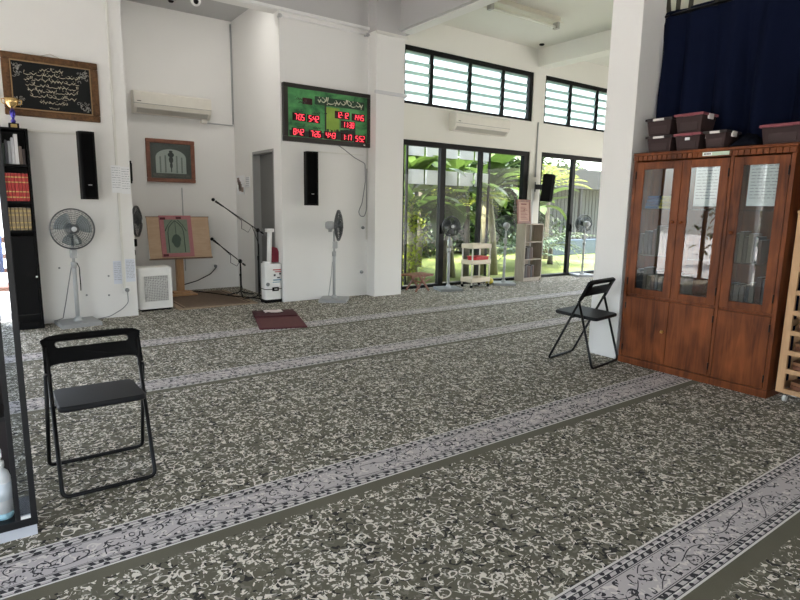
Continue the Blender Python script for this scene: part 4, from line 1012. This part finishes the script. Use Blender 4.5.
# ------------------------------------------------------------------ folding chairs
def chair(loc, rz, label, yb=-.15):
    t = thing('folding_chair', label, 'chair', loc, rz, 'black folding chairs')
    zt, yf = .755, .215
    def L(z): return yf + (yb - yf) * z / zt       # y on the long frame at height z
    xs = .212
    MB().tube(fillet([(-xs, L(.70), .70), (-xs, L(.012), .012), (xs, L(.012), .012), (xs, L(.70), .70)], .035), .0105, 9).build('front_frame', BLACKM, t)
    pz = .565; xr = .236; yr = -.225
    MB().tube(fillet([(-.226, L(pz) - .002, pz), (-xr, yr, .012), (xr, yr, .012), (.226, L(pz) - .002, pz)], .035), .0105, 9).build('rear_frame', BLACKM, t)
    for s in (-1, 1): MB().cyl((s * .200, L(pz), pz), (s * .232, L(pz) - .002, pz), .009).build('pivot', BLACKM, t)
    out = [(-.230, -.105), (-.228, .03), (-.221, .062), (-.200, .082), (-.12, .09), (.12, .09), (.200, .082), (.221, .062), (.228, .03), (.230, -.105), (.212, -.112), (.198, -.07), (.16, -.062), (-.16, -.062), (-.198, -.07), (-.212, -.112)]
    hole = rrect(-.172, .172, .018, .052, .0165)
    b = plate(out, [hole], .020); a = math.atan2(yf - yb, zt)
    T = Matrix.Translation((0, L(.675), .675)) @ Matrix.Rotation(a, 4, 'X')
    b.v = [tuple(T @ Vector((p[0], p[1] - .018 * math.cos(p[0] / .24 * PI / 2), p[2]))) for p in b.v]
    b.build('backrest', BLACKP, t, .003)
    so = rrect(-.198, .198, -.215, .19, .035); n_ = len(so)
    T = Matrix.Translation((0, 0, .435)) @ Matrix.Rotation(.05, 4, 'X')
    b = MB()
    for zz, k in ((-.016, .97), (-.010, 1), (.006, 1), (.013, .965)): b.v += [tuple(T @ Vector((x * k, y * k, zz))) for x, y in so]
    for q in range(3): b.f += [(q * n_ + i, q * n_ + (i + 1) % n_, (q + 1) * n_ + (i + 1) % n_, (q + 1) * n_ + i) for i in range(n_)]
    b.f += [tuple(range(n_))[::-1], tuple(3 * n_ + i for i in range(n_))]; b.sm = [True] * (3 * n_) + [False, False]
    b.build('seat', SEATBLK, t)
    MB().cyl((-.225, L(.425), .415), (.225, L(.425), .415), .007).build('crossbar', BLACKM, t)
    return t
c1 = chair((.404, 3.365, 0), math.radians(180), 'black folding chair at the left facing the camera, beside the display cabinet', -.11)
c2 = chair((4.74, 3.42, 0), math.radians(8), 'black folding chair in front of the white column beside the cabinet, facing away')

c1.scale = (1.045,) * 3; c2.scale = (1.12,) * 3
# ------------------------------------------------------------------ the cherry-wood cabinet: front faces -x
cab = thing('display_cabinet', 'tall cherry-wood cabinet with three glazed doors right of the column', 'cabinet', (5.02, 1.84, 0))
LY, DX, HZ = 1.35, .30, 2.03
for y in (0, LY - .022): MB().bx(.02, DX, y, y + .022, .06, 1.96).build('side_panel', CHERRY, cab)
MB().bx(DX - .014, DX, .022, LY - .022, .06, 1.96).build('back_panel', CHERRY, cab)
MB().bx(-.006, DX, -.008, LY + .008, 2.005, HZ).build('top', CHERRY, cab, .006)
MB().bx(.012, DX, 0, LY, 1.96, 2.005).build('cornice', CHERRY, cab)
g = MB()
for k in range(29): y = .006 + k * .0467; g.bx(-.002, .012, y, y + .041, 1.958, 2.002)
g.build('cornice_blocks', CHERRY, cab, .004)
MB().bx(-.004, DX, -.004, LY + .004, 0, .065).build('plinth', CHERRY, cab, .004)
MB().bx(.02, .04, .022, LY - .022, .675, .70).build('mid_rail', CHERRY, cab)
MB().bx(.02, DX - .014, .022, LY - .022, .66, .675).build('mid_shelf', CHERRY, cab); MB().bx(.02, DX - .014, .022, LY - .022, .065, .08).build('floor_panel', CHERRY, cab)
MB().bx(.02, DX - .02, .452, .472, .08, 1.96).build('divider', CHERRY, cab)
for z in (1.07, 1.51): MB().bx(.05, DX - .02, .03, LY - .03, z, z + .008).build('glass_shelf', CABGLASS, cab)
for ya, yb_ in ((0, .03), (LY - .03, LY), (.448, .474)): MB().bx(-.001, .02, ya, yb_, .07, 1.955).build('face_stile', CHERRY, cab)
yd = ((.88, 1.315), (.478, .876), (.034, .444))
for k, (a, b_) in enumerate(yd):
    z0, z1 = .70, 1.945; sw = .075
    d = MB().bx(-.004, .018, a, a + sw, z0, z1).bx(-.004, .018, b_ - sw, b_, z0, z1).bx(-.003, .017, a + sw, b_ - sw, z0, z0 + .06).bx(-.003, .017, a + sw, b_ - sw, z1 - .068, z1).build('glazed_door', CHERRY, cab, .004)
    MB().bx(.006, .010, a + sw - .005, b_ - sw + .005, z0 + .055, z1 - .063).build('glass_pane', CABGLASS, d)
    ky = (a + .035, b_ - .035, b_ - .04)[k]; kz = (1.40, 1.40, 1.33)[k]
    MB().lathe([(.012, 0), (.009, .008), (.017, .018), (.014, .027), (.004, .03)], (-.004, ky, kz), 14, RY(-PI / 2)).build('knob', CHERRY, d)
    hy = (b_, a, a)[k]
    for z in (z0 + .12, z1 - .12): MB().cyl((-.006, hy, z - .035), (-.006, hy, z + .035), .006, n=8).build('hinge', BLACKM, d)
    d2 = MB().bx(-.004, .018, a, b_, .072, .672).build('lower_door', CHERRY, cab, .003)
    if k == 0:
        MB().lathe([(.012, 0), (.009, .008), (.017, .018), (.014, .027), (.004, .03)], (-.004, a + .035, .385), 14, RY(-PI / 2)).build('knob', mat('brass', (.6, .36, .12), .3, .9), d2)
    for z in (.16, .58): MB().cyl((-.006, hy, z - .03), (-.006, hy, z + .03), .006, n=8).build('hinge', BLACKM, d2)
MB().bx(.02, .030, .455, .47, .08, 1.95).build('lock_strip', BLACKM, cab)
st = thing('shelf_label', 'small white and green label strip on the cornice of the cherry cabinet', 'label', (5.016, 2.44, 1.984))
MB().bx(-.002, .0, -.11, .11, -.016, .016).build('strip', mat('pale_green_card', (.55, .66, .52), .6), st)
MB().bx(-.0035, -.002, .03, .105, -.014, .014).build('white_end', PAPER, st)
b = MB()
for k in range(5): b.bx(-.0045, -.0035, .04 + .012 * k, .048 + .012 * k, -.006, .006)
b.build('print', INK, st)
def paper(y0, y1, z0, z1, label, x=5.040):
    t = notice(0, y1 - y0, 0, z0, z1, label, PAPER, 11); t.location = (x, (y0 + y1) / 2, (z0 + z1) / 2); t.rotation_euler = (0, 0, -PI / 2); return t
paper(2.395, 2.60, 1.545, 1.905, 'white notice inside the middle glass door of the cherry cabinet')
paper(1.935, 2.165, 1.55, 1.90, 'white notice inside the right glass door of the cherry cabinet')
r = random.Random(12)
for (ya, yb2, z, n, nm) in ((2.36, 3.13, .676, 12, 'lowest'), (2.36, 3.13, 1.079, 9, 'middle'), (1.90, 2.26, .676, 7, 'lowest'), (1.90, 2.26, 1.079, 6, 'middle')):
    y = yb2
    side = 'left' if ya > 2.3 else 'right'
    for k in range(n):
        w_ = r.uniform(.025, .045)
        if y - w_ < ya: break
        h_ = r.uniform(.19, .29); c = r.choice(((.10, .08, .06), (.14, .12, .10), (.05, .05, .06), (.18, .15, .11), (.08, .03, .02)))
        o = book('book', w_, .15, h_, mat('cabinet_book_%d' % int(c[0] * 100), c, .6), '%s book from left on the %s shelf, %s half of the cherry cabinet' % (ORD[k], nm, side), (5.12, y, z + .002), 'books inside the cherry cabinet')
        o.rotation_euler = (0, 0, -PI / 2); y -= w_ + r.uniform(.001, .01)
for i, (y, z, c, lab) in enumerate(((3.02, 1.52, (.05, .10, .25), 'folded blue cloth behind the left glass door of the cherry cabinet'), (2.88, 1.52, (.42, .36, .08), 'folded yellow cloth behind the left glass door of the cherry cabinet'))):
    b = MB()
    for k in range(4): b.bx(-.10 + .004 * k, .10, -.065, .065 - .004 * k, .03 * k, .03 * k + .027)
    tag(b.build('folded_cloth', mat('cloth_%d' % i, c, .9), bevel=.01, loc=(5.18, y, z)), lab, 'cloth', 'folded cloths in the cherry cabinet')

# storage boxes on the cabinet
BOXG = mat('brown_grey_box', (.046, .029, .029), .55, var=.1, spec=.12); LIDP = mat('dusty_pink_lid', (.24, .065, .08), .45, spec=.3); LIDD = mat('dark_box_lid', (.03, .022, .023), .45, spec=.25); CLIP = mat('pale_clip', (.70, .66, .64), .4)
def sbox(y0, y1, z, lid, label, x0=5.03, L=.27, h=.145, clip=CLIP):
    t = thing('storage_box', label, 'storage box', (x0, y0, z), 0, 'storage boxes on the cherry cabinet'); w_ = y1 - y0
    MB().taper(.012, L - .012, .012, w_ - .012, 0, h - .018, .016).build('body', BOXG, t, .006)
    MB().bx(0, L, 0, w_, h - .020, h).bx(.014, L - .014, .014, w_ - .014, h, h + .004).build('lid', lid, t, .005)
    MB().bx(-.006, .012, w_ * .30, w_ * .70, h - .024, h - .004).build('clip', clip, t, .003)
    MB().bx(L * .35, L * .65, -.006, .010, h - .05, h - .004).build('side_clip', CLIP, t, .003)
    MB().bx(.018, .026, w_ * .2, w_ * .8, .02, h * .55).build('front_panel', mat('box_panel', (.056, .038, .038), .55, spec=.12), t)
    return t
sbox(2.845, 3.105, 2.032, LIDD, 'dark-lidded brown box at the left end on the cabinet, under another box')
sbox(2.86, 3.12, 2.184, LIDD, 'dark-lidded brown box at the left end on the cabinet, topmost of its stack', h=.15)
b2 = sbox(2.59, 2.835, 2.032, LIDP, 'pink-lidded brown box on the cabinet, under a second pink-lidded box', clip=LIDP)
MB().bx(.008, .014, .10, .14, .085, .108).build('sticker', PAPER, b2)
sbox(2.585, 2.845, 2.184, LIDP, 'pink-lidded brown box on top of another pink-lidded box', h=.16, clip=LIDP)
sbox(2.375, 2.575, 2.032, LIDD, 'brown box with a white clip, alone beside the dark cloth bundle')
sbox(1.80, 2.13, 2.032, LIDP, 'pink-lidded brown box alone at the right end of the cabinet top', h=.15, clip=LIDP)
cl = MB(); n, m_ = 14, 8
for i in range(n + 1):
    for j in range(m_ + 1):
        a = i / n; q = j / m_
        cl.v.append((.02 + .24 * q, .23 * a, .012 + (.085 * math.sin(PI * a) ** .7 * math.sin(PI * q) ** .6) * (1 + .25 * math.sin(i * 2.1 + j * 1.3))))
cl.f = [(i * (m_ + 1) + j, i * (m_ + 1) + j + 1, (i + 1) * (m_ + 1) + j + 1, (i + 1) * (m_ + 1) + j) for i in range(n) for j in range(m_)]; cl.sm = [True] * len(cl.f)
o = tag(cl.build('cloth_bundle', mat('navy_bundle', (.004, .005, .010), .9, spec=.1), loc=(5.03, 2.135, 2.032)), 'dark cloth bundle between two boxes on the cabinet', 'cloth'); o.modifiers.new('solid', 'SOLIDIFY').thickness = .012

# navy curtain behind the cabinet
NAVY = mat('navy_curtain_cloth', (.0034, .0060, .0200), .9, var=.15, vscale=4, spec=.08)
ct = thing('curtain', 'dark navy pleated curtain hanging on a rail behind the cherry cabinet', 'curtain', (5.425, 3.235, 0))
b = MB(); N = 335; yv = 0; zs = (.04, .9, 1.8, 2.6, 3.1, 3.26, 3.30, 3.37)
r = random.Random(6); ph = [r.uniform(-.6, .6) for _ in range(N + 1)]
for k in range(N + 1):
    y = -k * .0165
    for z in zs:
        f = max(.25, min(1, (3.45 - z) / .9)); q = y * 21 + 1.2 * math.sin(y * 3.1) + .5 * math.sin(y * 7.7) + .25 * math.sin(z * .8 + y * 2)
        b.v.append(((.072 + .02 * math.sin(y * 4.3)) * f * math.sin(q) + .018 * f * math.sin(q * 2.3 + 1) + (.012 if z > 3.29 else 0), y + (.02 * f * math.cos(q)) + (.012 if k == 0 and z > 3.2 else 0), z))
m_ = len(zs); b.f = [(k * m_ + j, k * m_ + j + 1, (k + 1) * m_ + j + 1, (k + 1) * m_ + j) for k in range(N) for j in range(m_ - 1)]; b.sm = [True] * len(b.f)
o = b.build('cloth', NAVY, ct); o.modifiers.new('solid', 'SOLIDIFY').thickness = .006
rl = MB().cyl((.0, .01, 3.335), (.0, -5.9, 3.335), .014); rl.build('rail', BLACKM, ct)
for k, (yy, tilt) in enumerate(((-.02, .12), (-.10, .0), (-.22, -.03), (-.45, -.02), (-.9, .02), (-1.6, 0), (-2.6, 0), (-3.8, 0), (-5.0, 0))):
    MB().bx(.012, .017, -.022, .022, 0, 1.0, Matrix.Translation((0, yy, 3.32)) @ Matrix.Rotation(-tilt * 1.2, 4, 'X')).build('hanging_strap', mat('dark_strap', (.03, .028, .018), .8), ct)

# pine rack on castors, full of folded book stands
rk = thing('castor_rack', 'open pine rack on castors right of the cherry cabinet', 'rack', (5.05, .86, 0))
RY0, RY1, RD = 0, .93, .27
for y in (RY1 - .055, RY0):
    for x in (0, RD - .03): MB().bx(x, x + .03, y, y + .055, .075, 1.50).build('post', PINE, rk, .003)
levels = [.085, .25, .40, .56, .72, .88, 1.06, 1.24]
for z in levels: MB().bx(.002, RD - .002, .055, RY1 - .055, z, z + .018).bx(-.002, .02, .055, RY1 - .055, z - .012, z + .024).build('shelf', PINE, rk)
for y in (RY1 - .02, .0):
    for z in (.078, .6, 1.45): MB().bx(.03, RD - .03, y, y + .018, z, z + .05).build('side_rail', PINE, rk)
MB().bx(-.004, RD + .004, -.004, RY1 + .004, 1.50, 1.52).build('top', PINE, rk)
for y in (.05, RY1 - .06):
    for x in (.04, RD - .04):
        c = MB().cyl((x, y - .011, .027), (x, y + .011, .027), .027, n=16).build('castor', OFFW, rk); MB().bx(x - .012, x + .012, y - .016, y + .016, .045, .076).build('castor_fork', CHROME, c)
SH = [wood('stand_wood_a', (.10, .035, .02), (.26, .11, .06), (8, 2, 8), .4), wood('stand_wood_b', (.16, .07, .035), (.36, .18, .09), (8, 2, 8), .4)]
r = random.Random(77); proto = None
LV = ['bottom', 'second', 'third', 'fourth', 'fifth', 'sixth', 'seventh', 'top']
for i, z in enumerate(levels[:7]):
    for k in range(4):
        lab = 'folded book stand, %s from left on the %s shelf of the pine rack' % (ORD[k], LV[i])
        loc = (5.05 + r.uniform(.026, .04), .86 + RY1 - .055 - .014 - .205 * k, z + .0185); rz = r.uniform(-.03, .03)
        if proto is None:
            proto = thing('folded_book_stand', lab, 'book stand', loc, rz, 'folded book stands in the pine rack')
            out = [(0, -.18), (.20, -.18), (.20, -.10), (.185, -.05), (.17, -.01), (.15, 0), (.05, 0), (.03, -.01), (.015, -.05), (0, -.10)]
            for q in range(2): MB().prism(out, .004 + .030 * q, .030 + .030 * q, 'z').build('board', SH[q], proto, .004)
        else: dup(proto, loc, rz, lab)

# ------------------------------------------------------------------ near display cabinet at the left edge
nc = thing('glass_cabinet', 'dark-framed glass-sided cabinet at the left edge of the room', 'cabinet', (.063, 2.87, 0), 0)
Wn, Dn, Hn = .80, .24, 2.15
for x0, y0, wd, nm in ((-.024, 0, .024, 'corner_post'), (-.016, Dn - .02, .016, 'corner_post'), (-.083, 0, .020, 'inner_post'), (-Wn, 0, .034, 'corner_post'), (-Wn, Dn - .02, .020, 'corner_post')): MB().bx(x0, x0 + wd, y0, y0 + .02, .05, Hn).build(nm, DARKGREY, nc, .002)
MB().bx(-Wn, .001, -.002, Dn, .05, .086).build('bottom_board', DARKGREY, nc, .002); MB().bx(-Wn, 0, 0, Dn, Hn, Hn + .03).build('top', DARKGREY, nc, .002)
MB().bx(-Wn + .004, -.004, .002, Dn - .004, 0, .05).build('plinth', mat('pale_grey_plinth', (.52, .54, .58), .5), nc)
CG = glass('coated_glass', (.82, .85, .88), .9, .05, 0, .5)
MB().bx(-.063, -.024, .008, .012, .10, Hn).build('narrow_front_glass', CG, nc); MB().bx(-.062, -.025, .004, .018, .085, .10).build('glass_channel', WHITEP, nc)
MB().bx(-.012, -.008, .02, Dn - .02, .085, Hn).build('side_glass', CG, nc)
MB().bx(-Wn + .026, -.083, Dn - .012, Dn - .002, .085, Hn).build('back_panel', mat('brown_black_panel', (.030, .025, .026), .5, spec=.2), nc)
MB().bx(-Wn, -Wn + .008, .026, Dn - .026, .085, Hn).build('side_panel', DARKGREY, nc)
for z in (.55, 1.0, 1.5): MB().bx(-Wn + .01, -.083, .02, Dn - .014, z, z + .018).build('shelf', DARKGREY, nc)
bt = thing('spray_bottle', 'white pump bottle with a pale blue foot inside the glass cabinet', 'bottle', (-.058, 2.945, .0865))
MB().lathe([(.034, .0), (.037, .01), (.037, .03)], n=20).build('blue_foot', mat('pale_blue_plastic', (.30, .52, .60), .3), bt)
MB().lathe([(.037, .03), (.037, .19), (.030, .215), (.016, .23), (.014, .245)], n=20).build('body', mat('milky_plastic', (.70, .72, .72), .3), bt)
MB().lathe([(.018, .24), (.018, .265), (.008, .268), (.007, .30)], n=14).bx(-.012, .012, -.045, .012, .30, .318).build('pump', WHITEP, bt)
MB().lathe([(.0376, .09), (.0376, .17)], n=20).build('label_band', mat('pale_label', (.62, .68, .72), .5), bt)
tg = MB()
for k in range(4): tg.bx(-.09 + .004 * k, .08 - .006 * k, -.06, .06, .026 * k, .026 * k + .022)
tag(tg.build('folded_cloth', mat('maroon_fold', (.16, .05, .05), .9), bevel=.006, loc=(-.13, 2.96, .569), rot=(0, 0, .09)), 'folded maroon cloth on the lowest shelf of the glass cabinet', 'cloth')

# ------------------------------------------------------------------ light and camera
w = bpy.data.worlds.new('sky'); scene.world = w; w.use_nodes = True; nt = w.node_tree
sk = nt.nodes.new('ShaderNodeTexSky'); sk.sky_type = 'NISHITA'; sk.sun_disc = False
sk.sun_elevation = math.radians(58); sk.sun_rotation = math.radians(100); sk.air_density = 1.0; sk.dust_density = 3.0; sk.ozone_density = 1.0
bg = nt.nodes['Background']; nt.links.new(mixc(nt, .55, sk.outputs[0], (2.5, 2.46, 2.36)), bg.inputs[0]); bg.inputs[1].default_value = .5
sl = bpy.data.lights.new('sun', 'SUN'); sl.energy = 5.0; sl.angle = .012; sl.color = (1, .95, .86)
so = bpy.data.objects.new('sun', sl); COL.objects.link(so)
so.rotation_euler = Vector((.42, .04, -.9)).to_track_quat('-Z', 'Y').to_euler()
# daylight coming through the open left and back sides and the glazed front
def portal(loc, direction, sx, sy):
    l = bpy.data.lights.new('daylight_opening', 'AREA'); l.shape = 'RECTANGLE'; l.size = sx; l.size_y = sy; l.cycles.is_portal = True
    o = bpy.data.objects.new('daylight_opening', l); COL.objects.link(o); o.location = loc; o.rotation_euler = Vector(direction).to_track_quat('-Z', 'Y').to_euler()
portal((-2.9, 2.4, 1.4), (1, 0, 0), 10.6, 2.7); portal((-.85, -3.5, 1.4), (0, 1, 0), 2.9, 2.7)
portal((9.3, 8.5, 1.4), (0, -1, 0), 7.2, 2.7); portal((9.3, 8.5, 3.75), (0, -1, 0), 7.2, 1)

portal((13.5, 2.4, 1.4), (-1, 0, 0), 10.6, 2.7)

cam = bpy.data.cameras.new('camera'); co = bpy.data.objects.new('camera', cam); COL.objects.link(co)
F, PITCH, ROLL, YAW = 565.36, .164183, .0169254, .624714
fwd = Vector((math.sin(YAW) * math.cos(PITCH), math.cos(YAW) * math.cos(PITCH), -math.sin(PITCH)))
right = Vector((math.cos(YAW), -math.sin(YAW), 0)); up = right.cross(fwd)
r2 = right * math.cos(ROLL) + up * math.sin(ROLL); u2 = up * math.cos(ROLL) - right * math.sin(ROLL)
co.matrix_world = Matrix(((r2.x, u2.x, -fwd.x, 0), (r2.y, u2.y, -fwd.y, 0), (r2.z, u2.z, -fwd.z, 1.5), (0, 0, 0, 1)))
cam.sensor_width = 36; cam.lens = F / 800 * 36; cam.clip_start = .05; cam.clip_end = 200
scene.camera = co
vs = scene.view_settings; vs.view_transform = 'Standard'; vs.look = 'None'; vs.exposure = 2.02; vs.gamma = 1; vs.use_curve_mapping = False
